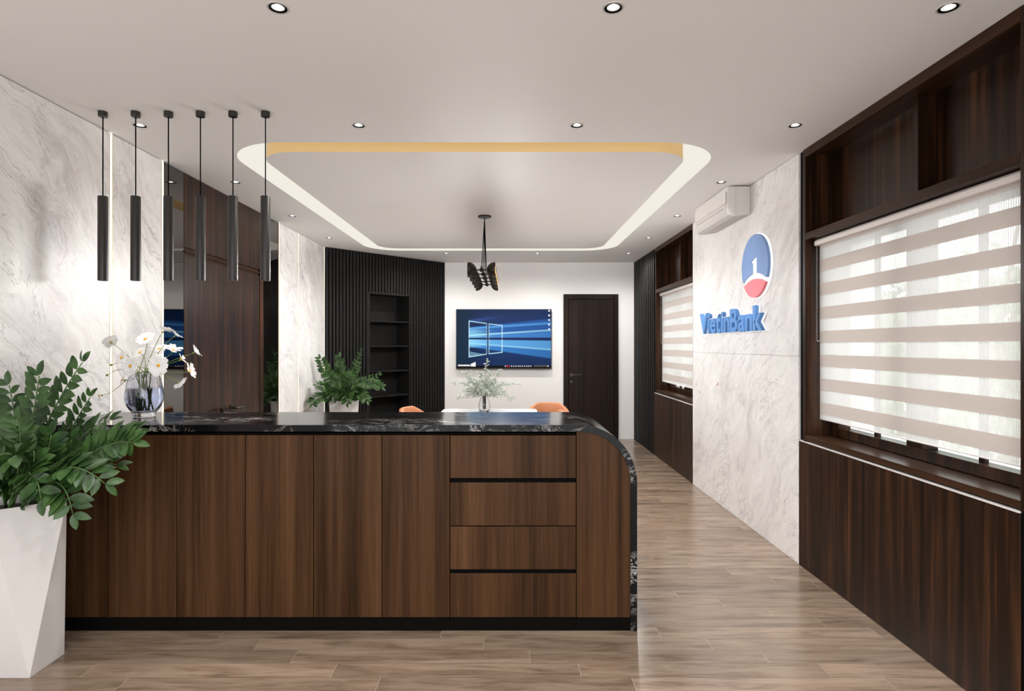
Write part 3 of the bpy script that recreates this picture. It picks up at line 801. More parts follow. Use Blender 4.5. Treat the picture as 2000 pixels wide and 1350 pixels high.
def carcass(t, a, b, ztop=.995):
    MB().box(a + .0008, b - .0008, YC0 + FT + .001, YC1 - .005, ZD0, ztop).build('carcass', M['plinth'], t)
    MB().box(a + .0005, b - .0005, YC0 + .004, YC1 - .01, .001, ZD0 - .0005).build('plinth', M['plinth'], t)
for c in range(3):
    a, m_, b = SE[2 * c], SE[2 * c + 1], SE[2 * c + 2]
    t = thing('counter_cabinet', ((a + b) / 2, 3.24, 0), labs[c], 'cabinet', 'cabinets of the reception counter')
    carcass(t, a, b)
    for p, q in ((a, m_), (m_, b)):
        MB().box(p + G, q - G, YC0, YC0 + FT, ZD0, ZD1).build('door', M['counter'], t, bevel=.0012, seg=1)
a, b = SE[6], SE[7]
t = thing('counter_cabinet', ((a + b) / 2, 3.24, 0), 'walnut counter cabinet of four wide drawers with black finger grooves', 'cabinet', 'cabinets of the reception counter')
carcass(t, a, b)
for z0, z1 in ((.770, .984), (.531, .747), (.3105, .5256), (.0697, .2887)):
    MB().box(a + G, b - G, YC0, YC0 + FT, z0, z1).build('drawer', M['counter'], t, bevel=.0012, seg=1)
for z0, z1 in ((.747, .770), (.2887, .3105)):
    MB().box(a + G, b - G, YC0 + .010, YC0 + FT, z0 + .001, z1 - .001).build('finger_groove', M['black'], t)
a = SE[7]; ep = [(a + G, ZD0)] + [(a + G, ZC - TH - .001)]
r = RO - TH - .001; cx, cz = XE - RO, ZC - RO
ep += [(cx + r * math.sin(math.radians(q)), cz + r * math.cos(math.radians(q))) for q in range(0, 91, 5)] + [(XE - TH - .001, ZD0)]
t = thing('counter_cabinet', ((a + XE) / 2, 3.24, 0), 'walnut end panel of the counter with one rounded upper corner', 'cabinet', 'cabinets of the reception counter')
MB().prism(ep, 'y', YC0, YC0 + FT).build('end_panel', M['counter'], t)
ep2 = [(x, z) for x, z in ep]
MB().prism(ep2, 'y', YC0 + FT + .001, YC1 - .005).build('carcass', M['plinth'], t)
MB().box(a + .0005, XE - TH - .001, YC0 + .004, YC1 - .01, .001, ZD0 - .0005).build('plinth', M['plinth'], t)

# ------------------------------------------------------------------ tube pendants
t0 = None
ORD = ['first', 'second', 'third', 'fourth', 'fifth', 'sixth']
WHERE = ['in front of the widest marble slab', 'in front of the narrow marble slab', 'in front of the smoked mirror', 'before the double door, fourth from the marble', 'before the double door, fifth from the marble', 'below the light trench corner, last of the row']
for k, px in enumerate((201, 265, 329, 391.5, 455, 518.5)):
    x = (px - CX) / F * 3.18; lab = 'slim black tube pendant over the counter, ' + WHERE[k]
    if t0 is None:
        t = thing('tube_pendant', (0, 3.18, CEIL), lab, 'pendant lamp', 'row of tube pendants over the counter')
        MB().lathe([(.0005, CEIL - .001), (.0235, CEIL - .001), (.0235, CEIL - .026), (.022, CEIL - .028), (.0005, CEIL - .028)], 24, Matrix.Translation((0, 3.18, 0))).build('ceiling_cap', M['blackmetal'], t)
        MB().tube([(0, 3.18, CEIL - .028), (0, 3.18, 2.243)], .0032, 8).build('cord', M['black'], t)
        prof = [(.0005, 2.243), (.023, 2.243), (.0248, 2.240), (.0248, 1.788), (.0225, 1.787), (.0225, 1.80)]
        MB().lathe(prof, 32, Matrix.Translation((0, 3.18, 0))).build('lamp_tube', M['blackmetal'], t)
        MB().lathe([(.0222, 1.792), (.0004, 1.792)], 24, Matrix.Translation((0, 3.18, 0))).build('diffuser', M['warmdisc'], t)
        t0 = t; t.location = (x, 3.18, CEIL)
    else: copy_thing(t0, (x, 3.18, CEIL), None, lab)

# ------------------------------------------------------------------ chandelier
cx_, cy_ = -.2405, 5.75
t = thing('chandelier', (cx_, cy_, CEIL), 'black chandelier of paired half-round shades hanging from the ceiling panel', 'chandelier')
MB().lathe([(.0005, CEIL - .0008), (.065, CEIL - .0008), (.065, CEIL - .012), (.060, CEIL - .016), (.0005, CEIL - .016)], 32, Matrix.Translation((cx_, cy_, 0))).build('canopy', M['darkbronze'], t)
HZ = 2.094; hubs = [5.12 + .315 * k for k in range(5)]
for y in hubs:
    MB().tube([(cx_, cy_ + (y - cy_) * .02, CEIL - .016), (cx_, y, HZ + .03)], .0032, 6).build('cord', M['black'], t)
    h = MB(); h.sphere((cx_, y, HZ), .0195, 16); h.cyl((cx_, y, HZ + .015), .007, .02, 12)
    h.tube([(cx_ - .062, y, HZ), (cx_ + .062, y, HZ)], .0055, 8)
    hub = h.build('hub', M['darkbronze'], t)
    for s in (-1, 1):
        prof = []
        for i in range(9):
            a = math.radians(8 + 82 * i / 8); prof.append((.068 * math.sin(a), .074 * (1 - math.cos(a))))
        prof2 = [(r_ - .0025, z + .002) for r_, z in prof[::-1]]
        Mx = Matrix.Translation((cx_ + s * .044, y, HZ)) @ Matrix.Rotation(s * math.pi / 2, 4, 'Y')
        sh = MB().lathe(prof + prof2, 32, Mx).build('shade', M['darkbronze'], t)
        for f in sh.data.polygons: pass
        dome = [(.0600 * math.cos(math.radians(q)), .016 * math.sin(math.radians(q)) + .062) for q in range(0, 90, 9)] + [(.0004, .078)]
        MB().lathe(dome, 24, Mx).build('bulb', M['warm'], sh)
        MB().tube([(cx_ + s * .05, y, HZ), (cx_ + s * .09, y, HZ)], .008, 8).build('socket', M['gold'], sh)

# fill lamps added just outside the open shades, brightening the whole room
for y in hubs:
    for s in (-1, 1):
        l = bpy.data.lights.new('chandelier_fill_lamp', 'POINT'); l.energy = CHAND
        l.shadow_soft_size = .06; l.color = (1.0, .985, .965)
        l.use_nodes = True; q = l.node_tree; em = q.nodes['Emission']     # strength shaped for even ceiling light and dimmer wall tops
        g = q.nodes.new('ShaderNodeNewGeometry'); sp = q.nodes.new('ShaderNodeSeparateXYZ'); q.links.new(g.outputs['Incoming'], sp.inputs[0])
        m1 = q.nodes.new('ShaderNodeMath'); m1.operation = 'MULTIPLY'; q.links.new(sp.outputs[2], m1.inputs[0]); m1.inputs[1].default_value = UPSIGN
        m2 = q.nodes.new('ShaderNodeMath'); m2.operation = 'MAXIMUM'; q.links.new(m1.outputs[0], m2.inputs[0]); m2.inputs[1].default_value = 0
        m3 = q.nodes.new('ShaderNodeMath'); m3.operation = 'MAXIMUM'; q.links.new(m2.outputs[0], m3.inputs[0]); m3.inputs[1].default_value = .34
        m5 = q.nodes.new('ShaderNodeMath'); m5.operation = 'DIVIDE'; m5.inputs[0].default_value = .34; q.links.new(m3.outputs[0], m5.inputs[1])
        m4 = q.nodes.new('ShaderNodeMath'); m4.operation = 'POWER'; q.links.new(m5.outputs[0], m4.inputs[0]); m4.inputs[1].default_value = 3
        m6 = q.nodes.new('ShaderNodeMapRange'); m6.interpolation_type = 'SMOOTHSTEP'; q.links.new(m1.outputs[0], m6.inputs[0])
        m6.inputs[1].default_value = -.16; m6.inputs[2].default_value = .14; m6.inputs[3].default_value = 1; m6.inputs[4].default_value = .55
        m7 = q.nodes.new('ShaderNodeMath'); m7.operation = 'MULTIPLY'; q.links.new(m4.outputs[0], m7.inputs[0]); q.links.new(m6.outputs[0], m7.inputs[1])
        m8 = q.nodes.new('ShaderNodeMapRange'); m8.interpolation_type = 'SMOOTHSTEP'; q.links.new(sp.outputs[0], m8.inputs[0])
        m8.inputs[1].default_value = -.36 * s; m8.inputs[2].default_value = .36 * s
        m9 = q.nodes.new('ShaderNodeMath'); m9.operation = 'MULTIPLY'; q.links.new(m7.outputs[0], m9.inputs[0]); q.links.new(m8.outputs[0], m9.inputs[1])
        q.links.new(m9.outputs[0], em.inputs['Strength'])
        o = bpy.data.objects.new('chandelier_fill_lamp', l); COL.objects.link(o); o.location = (cx_ + s * .190, y, HZ)

# ------------------------------------------------------------------ planters with plants
def leaf_pts(base, d, side_n, L, W, mb, curl=.15, mat=0):
    """ovate leaflet from base along d, normal side_n"""
    d = d.normalized(); nrm = (side_n - d * side_n.dot(d)).normalized(); s = d.cross(nrm).normalized()
    prof = [(.0, .10), (.14, .62), (.36, 1.0), (.62, .93), (.84, .55), (1.0, .03)]
    vs = []
    for u, w in prof:
        c = base + d * (L * u) - nrm * (curl * L * u * u)
        vs += [c + s * (W * .5 * w) + nrm * (.14 * W * w), c, c - s * (W * .5 * w) + nrm * (.14 * W * w)]
    fs = []
    for i in range(len(prof) - 1):
        a = i * 3
        fs += [(a, a + 1, a + 4, a + 3), (a + 1, a + 2, a + 5, a + 4)]
    mb.add(vs, fs, mat, True)
def frond(parent, p0, p1, p2, nleaf, L, rng, face, t0_=.20, name='frond'):
    nleaf = int(nleaf * 1.3)
    mb = MB(); pts = [(1 - t) ** 2 * p0 + 2 * t * (1 - t) * p1 + t * t * p2 for t in [i / 14 for i in range(15)]]
    mb.tube(pts, .0065, 6, 1, .0022)
    for i in range(nleaf):
        t = t0_ + (1 - t0_) * (i / (nleaf - 1)) ** .92
        p = (1 - t) ** 2 * p0 + 2 * t * (1 - t) * p1 + t * t * p2
        tan = (2 * (1 - t) * (p1 - p0) + 2 * t * (p2 - p1)).normalized()
        nrm = (face - tan * face.dot(tan)).normalized()
        sd = tan.cross(nrm).normalized()
        env = .72 + .5 * math.sin(math.pi * min(1, .15 + .8 * (i / nleaf)))
        for sgn in (-1, 1):
            if i == nleaf - 1 and sgn == 1: dd = tan
            else: dd = sd * sgn + tan * (.55 + rng.uniform(-.1, .15)) + nrm * rng.uniform(.05, .35)
            LL = L * env * rng.uniform(.88, 1.1)
            nn = nrm + Vector((rng.uniform(-.25, .25), rng.uniform(-.25, .25), rng.uniform(-.1, .3)))
            leaf_pts(p + dd.normalized() * .004, dd, nn, LL, LL * rng.uniform(.46, .54), mb, rng.uniform(.02, .22))
    for v in mb.v: v.x = max(v.x, XL + .006)
    return mb.build(name, [M['leaf'], M['stem']], parent, fixn=False)
def planter(parent, c, sc_=1.0, rot=0.0):
    hb, rt, H = .100 * sc_, .186 * sc_, .745 * sc_
    def ring(pts_, z): return [Vector((c.x + p[0] * math.cos(rot) - p[1] * math.sin(rot), c.y + p[0] * math.sin(rot) + p[1] * math.cos(rot), z)) for p in pts_]
    bot = [(hb, -hb), (hb, hb), (-hb, hb), (-hb, -hb)]
    top = [(rt, 0), (0, rt), (-rt, 0), (0, -rt)]
    ti = [(p[0] * .93, p[1] * .93) for p in top]
    mb = MB(); mb.v = ring(bot, .001) + ring(top, H) + ring(ti, H) + ring(ti, H - .05)
    def fa(*f): mb.f.append(list(f)); mb.m.append(0); mb.sm.append(False)
    fa(3, 2, 1, 0)
    for i in range(4):
        j = (i + 1) % 4
        fa(i, j, 4 + i); fa(4 + i, j, 4 + j)
        fa(4 + i, 4 + j, 8 + j, 8 + i); fa(8 + i, 8 + j, 12 + j, 12 + i)
    mb.build('planter', M['whitegloss'], parent, fixn=True)
    sb = MB(); rg = ring(ti, H - .035); cc = Vector((c.x, c.y, H - .015)); sb.add(rg + [cc], [(i, (i + 1) % 4, 4) for i in range(4)])
    sb.build('soil', M['soil'], parent, fixn=False)
rng = random.Random(11)
C1 = Vector((-2.172, 2.643, 0))
pl = thing('potted_plant', C1, 'big glossy green plant in tall faceted white planter in front of the counter', 'potted plant', 'faceted planters with green plants')
planter(pl, C1)
def F1(px, py, d, mx, my, md, n_=12, L=.065, face=(0, -.8, .55), bx=0, by=0):
    p2 = P(px, py, d); p1 = P(mx, my, md); p0 = Vector((C1.x + bx, C1.y + by, .715))
    for q in (p1, p2): q.x = max(q.x, XL + .05)
    frond(pl, p0, p1, p2, n_, L * 1.22, rng, Vector(face))
F1(161, 708, 2.66, 55, 860, 2.70, 13, .060, bx=.02)
F1(77, 734, 2.60, 55, 870, 2.62, 11, .058)
F1(18, 752, 2.72, 40, 860, 2.75, 9, .055, bx=-.03, by=.03)
F1(176, 776, 2.74, 110, 880, 2.78, 11, .050, bx=.05, by=.04)
F1(214, 822, 2.72, 120, 850, 2.74, 10, .055, face=(.1, -.5, .8), bx=.05)
F1(264, 842, 2.80, 180, 850, 2.80, 10, .060, face=(0, -.5, .85), bx=.07, by=.02)
F1(258, 864, 2.62, 185, 850, 2.62, 11, .070, face=(.1, -.75, .6), bx=.06)
F1(228, 909, 2.74, 150, 880, 2.76, 8, .055, face=(0, -.4, .9), bx=.07, by=.03)
F1(205, 945, 2.45, 110, 860, 2.42, 9, .066, face=(.1, -.55, .85), bx=.03, by=-.05)
F1(142, 1003, 2.40, 118, 880, 2.42, 9, .064, face=(.25, -.9, .45), bx=.05, by=-.08)
F1(80, 975, 2.38, 70, 880, 2.40, 6, .056, face=(.1, -.7, .7), bx=.0, by=-.1)
F1(14, 905, 2.36, 60, 850, 2.38, 7, .064, face=(-.1, -.6, .8), bx=.0, by=-.09)
F1(36, 822, 2.52, 45, 900, 2.52, 10, .062, face=(0, -.9, .4))
F1(100, 850, 2.58, 85, 930, 2.56, 10, .062, face=(.1, -.85, .5), bx=.04)
F1(66, 880, 2.48, 70, 950, 2.46, 8, .062, face=(.05, -.8, .6), by=-.04)
F1(140, 860, 2.66, 110, 930, 2.66, 10, .060, face=(.1, -.8, .6), bx=.05)
F1(-10, 800, 2.60, 10, 900, 2.6, 10, .060, face=(0, -.9, .4), bx=-.05)
F1(-30, 900, 2.45, -5, 900, 2.45, 9, .062, face=(0, -.7, .7), bx=-.06, by=-.03)
F1(120, 890, 2.86, 100, 920, 2.82, 9, .055, face=(.1, -.7, .7), bx=.05, by=.08)
F1(10, 880, 2.84, 30, 900, 2.8, 9, .055, face=(.1, -.8, .6), bx=-.04, by=.08)
F1(155, 915, 2.50, 110, 915, 2.5, 8, .060, face=(.1, -.6, .8), bx=.06, by=-.03)
F1(60, 930, 2.40, 55, 900, 2.42, 7, .058, face=(0, -.6, .8), by=-.08)
F1(40, 850, 2.66, 40, 930, 2.66, 10, .060, face=(.05, -.8, .6), by=.03)
F1(120, 925, 2.62, 95, 935, 2.6, 8, .056, face=(.15, -.6, .8), bx=.06)
F1(5, 940, 2.5, 25, 920, 2.5, 8, .058, face=(-.1, -.7, .7), bx=-.03, by=-.04)

C2 = Vector((-2.01, 7.17, 0))
pl = thing('potted_plant', C2, 'green plant in faceted white planter standing by the slatted corner wall', 'potted plant', 'faceted planters with green plants')
planter(pl, C2, 1.03, math.radians(38)); rng = random.Random(23)
def F2(px, py, d, mx, my, md, n_=12, L=.075, face=(0, -.8, .55)):
    p2 = P(px, py, d); p1 = P(mx, my, md); p0 = Vector((C2.x + rng.uniform(-.08, .08), C2.y + rng.uniform(-.08, .08), .735))
    for q in (p1, p2): q.x = max(q.x, XL + .05)
    frond(pl, p0, p1, p2, n_, L * .86, rng, Vector(face))
for a in ((706, 686, 7.25, 668, 760, 7.3, 13, .055), (664, 699, 7.1, 663, 750, 7.15, 13, .085), (626, 701, 7.0, 642, 745, 7.05, 11, .085),
          (702, 712, 7.15, 680, 750, 7.2, 10, .065), (744, 756, 7.1, 716, 735, 7.15, 10, .085), (740, 733, 7.3, 700, 745, 7.3, 8, .06),
          (718, 752, 6.95, 690, 735, 7.0, 9, .08), (716, 783, 6.9, 700, 755, 6.95, 8, .08), (678, 786, 6.88, 676, 760, 6.92, 9, .08),
          (611, 787, 6.75, 625, 765, 6.85, 9, .10), (650, 774, 6.86, 646, 755, 6.9, 6, .09), (620, 753, 6.85, 640, 755, 6.95, 8, .075),
          (640, 735, 7.1, 652, 770, 7.1, 9, .075), (686, 730, 7.1, 676, 770, 7.1, 10, .075), (655, 745, 7.0, 660, 775, 7.0, 9, .075),
          (700, 745, 7.05, 688, 775, 7.05, 9, .075), (672, 738, 7.25, 670, 770, 7.25, 9, .075), (712, 768, 7.1, 700, 770, 7.1, 8, .075),
          (630, 775, 6.95, 642, 765, 6.95, 8, .075), (690, 765, 6.95, 682, 765, 6.95, 7, .08), (664, 760, 6.9, 664, 770, 6.9, 7, .08)):
    F2(*a)

# ------------------------------------------------------------------ flower vase on the counter
VC = Vector((-2.035, 3.285, ZC))
t = thing('glass_vase', VC, 'rippled blue glass vase of white flowers on the black counter', 'vase')
outer = [(.052, .000), (.056, .003), (.0565, .018), (.060, .028), (.074, .046), (.086, .066), (.0945, .092), (.097, .112), (.094, .146), (.086, .188), (.077, .220), (.069, .248)]
inner = [(.0665, .248), (.0745, .219), (.0825, .188), (.0905, .146), (.0935, .112), (.091, .092), (.0825, .068), (.070, .049), (.054, .034), (.0008, .031)]
VM = Matrix.Translation(VC)
MB().lathe([(.0008, .0005)] + outer + inner, 48, VM).build('vase_body', M['vglass'], t)
wt = [(.0008, .0315), (.053, .0345), (.0695, .0495), (.082, .0685), (.0905, .0925), (.093, .112), (.0902, .1455), (.0865, .164), (.0008, .164)]
MB().lathe(wt, 48, VM).build('water', M['water'], t)
# flowers: pixel, depth offset, facing, petals open, size, label
rng = random.Random(5)
def flower(px, py, d, n, size, label, openn=.28, bend=None, petals=8):
    tip = P(px, py, d); n = Vector(n).normalized()
    t = thing('cosmos_flower', tip, label, 'flower', 'white flowers in the blue vase')
    base = VC + Vector((rng.uniform(-.03, .03), rng.uniform(-.03, .03), .05))
    neck = VC + Vector((rng.uniform(-.032, .032), rng.uniform(-.032, .032), .236))
    back = tip - n * .012
    hor = Vector((back.x - neck.x, back.y - neck.y, 0))
    m1 = neck + Vector((0, 0, .05)) + hor * .18
    m2 = back - n * .05 - hor * .12 + Vector((0, 0, .0))
    pts = [base, base.lerp(neck, .5), neck]
    for i in range(1, 10):
        u = i / 9
        pts.append((1 - u) ** 3 * neck + 3 * u * (1 - u) ** 2 * m1 + 3 * u * u * (1 - u) * m2 + u ** 3 * back)
    mb = MB(); mb.tube(pts, .0024, 6, 0, .0014)
    mb.sphere(back + n * .003, .0055, 8)
    mb.build('stem', M['fstem'], t)
    a_ = n.cross(Vector((0, 0, 1)) if abs(n.z) < .9 else Vector((1, 0, 0))).normalized(); b_ = n.cross(a_)
    mb = MB(); ph = rng.uniform(0, 1)
    for k in range(petals):
        an = 2 * math.pi * (k + ph + rng.uniform(-.12, .12)) / petals
        rad = a_ * math.cos(an) + b_ * math.sin(an); tg = n.cross(rad)
        L = size * rng.uniform(1.0, 1.2); W = L * .62; op = openn * rng.uniform(.6, 1.4)
        dd = (rad + n * op).normalized(); nn = (n - rad * op).normalized()
        vs = []
        for u, w, cc in ((.04, .16, 0), (.3, .62, .0), (.62, 1.0, -.02), (.86, .95, -.07), (1.0, .62, -.13)):
            c = tip + dd * (L * u) + nn * (L * (cc * rng.uniform(.4, 1.6)) + .001 * (k % 2))
            dent = .93 if u == 1 else 1
            vs += [c + tg * (W * .5 * w), c * 1.0 + nn * (-.03 * L) + (dd * (-.05 * L) if u == 1 else Vector()), c - tg * (W * .5 * w)]
        mb.add(vs, [q for i in range(4) for q in ((i * 3, i * 3 + 1, i * 3 + 4, i * 3 + 3), (i * 3 + 1, i * 3 + 2, i * 3 + 5, i * 3 + 4))], 0, True)
    mb.build('petals', M['petal'], t, fixn=False)
    if n.y < .35:
        mb = MB(); mb.lathe([(.0095, -.001), (.0095, .003), (.006, .006), (.0005, .007)], 14, Matrix.Translation(tip) @ n.to_track_quat('Z', 'Y').to_matrix().to_4x4())
        mb.build('center_disc', M['yellow'], t)
D = 3.285
flower(255, 715, 3.17, (-.15, -1, .25), .050, 'large open white flower facing forward above the vase rim, toward the planter')
flower(310, 714, 3.17, (.15, -1, .2), .052, 'large open white flower facing forward just above the vase rim, toward the door')
flower(284, 663, 3.25, (0, -.75, .75), .044, 'open white flower with bright yellow center, high in the middle of the bunch')
flower(238, 699, 3.24, (-.35, -.9, .35), .036, 'small white flower showing yellow center, right beside the near LED strip')
flower(274, 689, 3.33, (-.2, -.7, .6), .034, 'half hidden small white flower inside the bunch, behind the stems')
flower(195, 773, 3.20, (-.75, -.6, -.1), .032, 'lone white flower drooping low on a long stem toward the planter')
flower(216, 668, 3.32, (-.7, .3, .5), .040, 'white flower turned to the marble, end of a long level stem')
flower(319, 646, 3.28, (.2, .35, .9), .042, 'topmost white flower, facing up in front of the LED strip', .5)
flower(343, 655, 3.30, (.55, .45, .7), .036, 'white flower seen from behind in front of the dark mirror top', .5, petals=7)
flower(338, 684, 3.24, (.4, -.2, .9), .044, 'white flower side on before the mirror, over a second one', .45)
flower(311, 682, 3.32, (.25, -.3, .9), .042, 'white flower crowded behind others near the second LED strip', .4)
flower(354, 702, 3.22, (.75, .25, .5), .034, 'small narrow petalled white flower before the dark mirror', .5, petals=6)
flower(380, 688, 3.27, (.75, .35, .55), .040, 'white cupped flower farthest out, in front of the wooden door', .6, petals=7)
flower(370, 725, 3.22, (.9, .1, .35), .042, 'white flower opened sideways in front of the door edge', .45, petals=7)
flower(351, 748, 3.20, (.45, .45, -.55), .040, 'white flower hanging low with its back turned, before the mirror', .25)
flower(240, 742, 3.26, (-.6, -.5, .3), .030, 'small white flower low beside the vase shoulder near the LED strip', .3)
for px, py, d, lab in ((217, 713, 3.25, 'closed green bud on a side stem in front of the LED strip'), (209, 733, 3.3, 'thin bare stem tip leaning toward the marble, no flower')):
    tip = P(px, py, d); t = thing('flower_bud', tip, lab, 'flower bud', 'white flowers in the blue vase')
    neck = VC + Vector((-.03, 0, .236)); mb = MB()
    pts = [VC + Vector((-.02, .01, .05)), neck] + [neck.lerp(tip, u) + Vector((0, 0, .035 * math.sin(math.pi * u))) for u in (.25, .5, .75, 1)]
    mb.tube(pts, .0022, 6, 0, .0014); mb.build('stem', M['fstem'], t)
    MB().sphere(tip, .007, 10).build('bud', M['fstem'], t)

# ------------------------------------------------------------------ meeting table, chairs, eucalyptus
TBX0, TBX1, TBY0, TBY1, TBZ = -.70, .29, 5.10, 6.32, .755
t = thing('meeting_table', ((TBX0 + TBX1) / 2, (TBY0 + TBY1) / 2, 0), 'white marble table behind the counter carrying the eucalyptus vase', 'table')
MB().prism(rrect(TBX0, TBX1, TBY0, TBY1, .06, 6), 'z', TBZ - .03, TBZ).build('tabletop', M['tablem'], t, bevel=.003)
for sx_ in (TBX0 + .08, TBX1 - .08):
    for sy_ in (TBY0 + .08, TBY1 - .08):
        MB().lathe([(.014, .001), (.024, TBZ - .031)], 16, Matrix.Translation((sx_, sy_, 0)), cap=True).build('leg', M['legmetal'], t)
def make_chair(label):
    t = thing('dining_chair', (0, 0, 0), label, 'chair', 'tan leather chairs round the table')
    MB().prism(rrect(-.24, .24, -.24, .22, .09, 6), 'z', .41, .49).build('seat', M['leather'], t, bevel=.02, seg=3)
    # wrapped padded back: arc open to -y, thick, top sloping down to short arms
    mb = MB(); n = 28; prof = []
    for i in range(n + 1):
        a = math.radians(-15 + 210 * i / n); c = abs(a - math.pi / 2) / math.radians(105)
        top = .780 - .30 * max(0, c - .28) ** 1.25; botm = .54
        ring = []
        for k in range(12):
            q = 2 * math.pi * k / 12
            w = .034 * math.copysign(abs(math.cos(q)) ** .6, math.cos(q)); hh = math.copysign(abs(math.sin(q)) ** .55, math.sin(q))
            rr = .235 + w; zz = (top + botm) / 2 + hh * (top - botm) / 2
            ring.append(Vector((rr * math.cos(a), rr * .92 * math.sin(a) - .02, zz)))
        prof.append(ring)
    vs = [v for r_ in prof for v in r_]; fs = []
    for i in range(n):
        for k in range(12): fs.append((i * 12 + k, i * 12 + (k + 1) % 12, (i + 1) * 12 + (k + 1) % 12, (i + 1) * 12 + k))
    mb.add(vs, fs, 0, True); mb.f += [list(range(12)), list(range(n * 12, n * 12 + 12))[::-1]]; mb.m += [0, 0]; mb.sm += [False, False]
    mb.build('backrest', M['leather'], t)
    for sx_, sy_ in ((-.19, -.18), (.19, -.18), (-.18, .16), (.18, .16)):
        MB().tube([(sx_, sy_, .41), (sx_ * 1.12, sy_ * 1.12, .001)], .012, 10).build('leg', M['legmetal'], t)
    mb = MB()
    for a in (20, 90, 160): mb.tube([(.245 * math.cos(math.radians(a)) * .85, .225 * math.sin(math.radians(a)) * .85 - .02, .45), (.255 * math.cos(math.radians(a)), .235 * math.sin(math.radians(a)) - .02, .60)], .010, 8)
    mb.build('back_bracket', M['legmetal'], t)
    return t
ch = make_chair('tan leather tub chair, its wide back top showing before the brown door')
ch.location = (.43, 6.62, 0); ch.rotation_euler = (0, 0, math.radians(-8))
copy_thing(ch, (.355, 5.92, 0), math.radians(-90), 'tan leather tub chair mostly hidden by the counter curve, only a sliver showing')
copy_thing(ch, (-.93, 6.22, 0), math.radians(70), 'tan leather tub chair rising behind the counter below the black shelf niche')

EC = Vector((-.255, 6.05, TBZ))
t = thing('bottle_vase', EC, 'small clear glass vase on the white table holding eucalyptus', 'vase')
pr = [(.0005, .0008), (.045, .0008), (.056, .015), (.060, .05), (.055, .09), (.044, .125), (.036, .150), (.034, .150), (.042, .124), (.0525, .09), (.0575, .05), (.053, .018), (.0005, .012)]
MB().lathe(pr, 32, Matrix.Translation(EC)).build('vase_body', M['glass'], t)
rng = random.Random(3)
def sprig(px, py, d, label, dens=26, spread=.03):
    tip = P(px, py, d); t = thing('eucalyptus_branch', EC, label, 'branch', 'eucalyptus branches in the small vase')
    base = EC + Vector((rng.uniform(-.015, .015), rng.uniform(-.015, .015), .03)); neck = EC + Vector((rng.uniform(-.02, .02), rng.uniform(-.02, .02), .15))
    mb = MB(); mid = neck.lerp(tip, .5) + Vector((0, 0, .06 * abs(tip.x - neck.x) / .3 + .02))
    q = lambda u: (1 - u) ** 2 * neck + 2 * u * (1 - u) * mid + u * u * tip
    pts = [base] + [q(i / 10) for i in range(11)]
    mb.tube(pts, .0022, 5, 0, .0010); fol = MB()
    for i in range(dens):
        u = .12 + .88 * i / dens; p = q(u); tn = (q(min(1, u + .02)) - q(u - .02)).normalized()
        # short side twig with leaves
        rv = Vector((rng.uniform(-1, 1), rng.uniform(-1, 1), rng.uniform(-.6, 1))); sdv = (rv - tn * rv.dot(tn) + tn * .5).normalized()
        ln = spread * rng.uniform(.5, 1.8) * (1.15 - .6 * u)
        mb.tube([p, p + sdv * ln], .0008, 4)
        for w in range(4):
            b = p + sdv * (ln * (w + 1) / 4)
            dv = Vector((rng.uniform(-1, 1), rng.uniform(-1, 1), rng.uniform(-.5, 1)))
            leaf_pts(b, dv, Vector((rng.uniform(-1, 1), -1, rng.uniform(-1, 1))), rng.uniform(.014, .022), rng.uniform(.010, .015), fol)
    mb.build('twig', M['twig'], t); fol.build('leaves', M['euca'], t, fixn=False)
uniq = {0: 'tallest eucalyptus branch, its tip crossing in front of the screen', 1: 'eucalyptus branch reaching sideways toward the shelf niche, lone and level',
        2: 'eucalyptus branch reaching sideways toward the brown door', 3: 'eucalyptus branch rising to the lower screen edge below the taskbar icons'}
for k, (px, py) in enumerate(((950, 704), (884, 748), (1018, 752), (978, 722), (902, 724), (938, 728), (958, 726), (995, 750), (892, 781), (1004, 781), (914, 745), (968, 745), (930, 750), (985, 768), (946, 745), (905, 765), (924, 770), (970, 772), (915, 735), (950, 765))):
    sprig(px, py, 6.05 + rng.uniform(-.12, .12), uniq.get(k, 'silvery green eucalyptus branch inside the dense spray over the white table'), 26 if k < 4 else 34, .03 if k < 4 else .05)

# ------------------------------------------------------------------ trees outside
def tree(x, y, label, seed, h=4.2):
    g = random.Random(seed)
    t = thing('garden_tree', (x, y, -.3), label, 'tree', 'trees outside the windows')
    mb = MB(); mb.tube([(x, y, -.3), (x + .1, y, .6), (x, y + .1, 1.5)], .09, 8, 0, .05)
    for k in range(7):
        a = g.uniform(0, 6.28); mb.tube([(x, y + .1, .9 + .1 * k), (x + .9 * math.cos(a), y + .9 * math.sin(a), 1.6 + .25 * k)], .03, 6, 0, .01)
    mb.build('trunk', M['bark'], t)
    fo = MB()
    for k in range(2600):
        v = Vector((g.gauss(0, 1), g.gauss(0, 1), g.gauss(0, 1))).normalized() * (g.random() ** .4)
        c = Vector((x + 1.3 * v.x, y + 1.5 * v.y, 1.15 + 1.35 * v.z))
        leaf_pts(c, Vector((g.uniform(-1, 1), g.uniform(-1, 1), g.uniform(-1, 1))), Vector((g.uniform(-1, 1), g.uniform(-1, 1), g.uniform(-1, 1))), .11, .06, fo)
    fo.build('foliage', M['treeleaf'], t, fixn=False)
tree(5.3, 6.3, 'pale leafy tree outside the near window, in the end of the blind toward the entrance', 2)
tree(6.3, 9.0, 'pale leafy tree outside the near window, behind the middle of the blind', 5)
tree(7.6, 12.0, 'pale leafy tree outside the near window, behind the blind edge beside the pillar', 9)

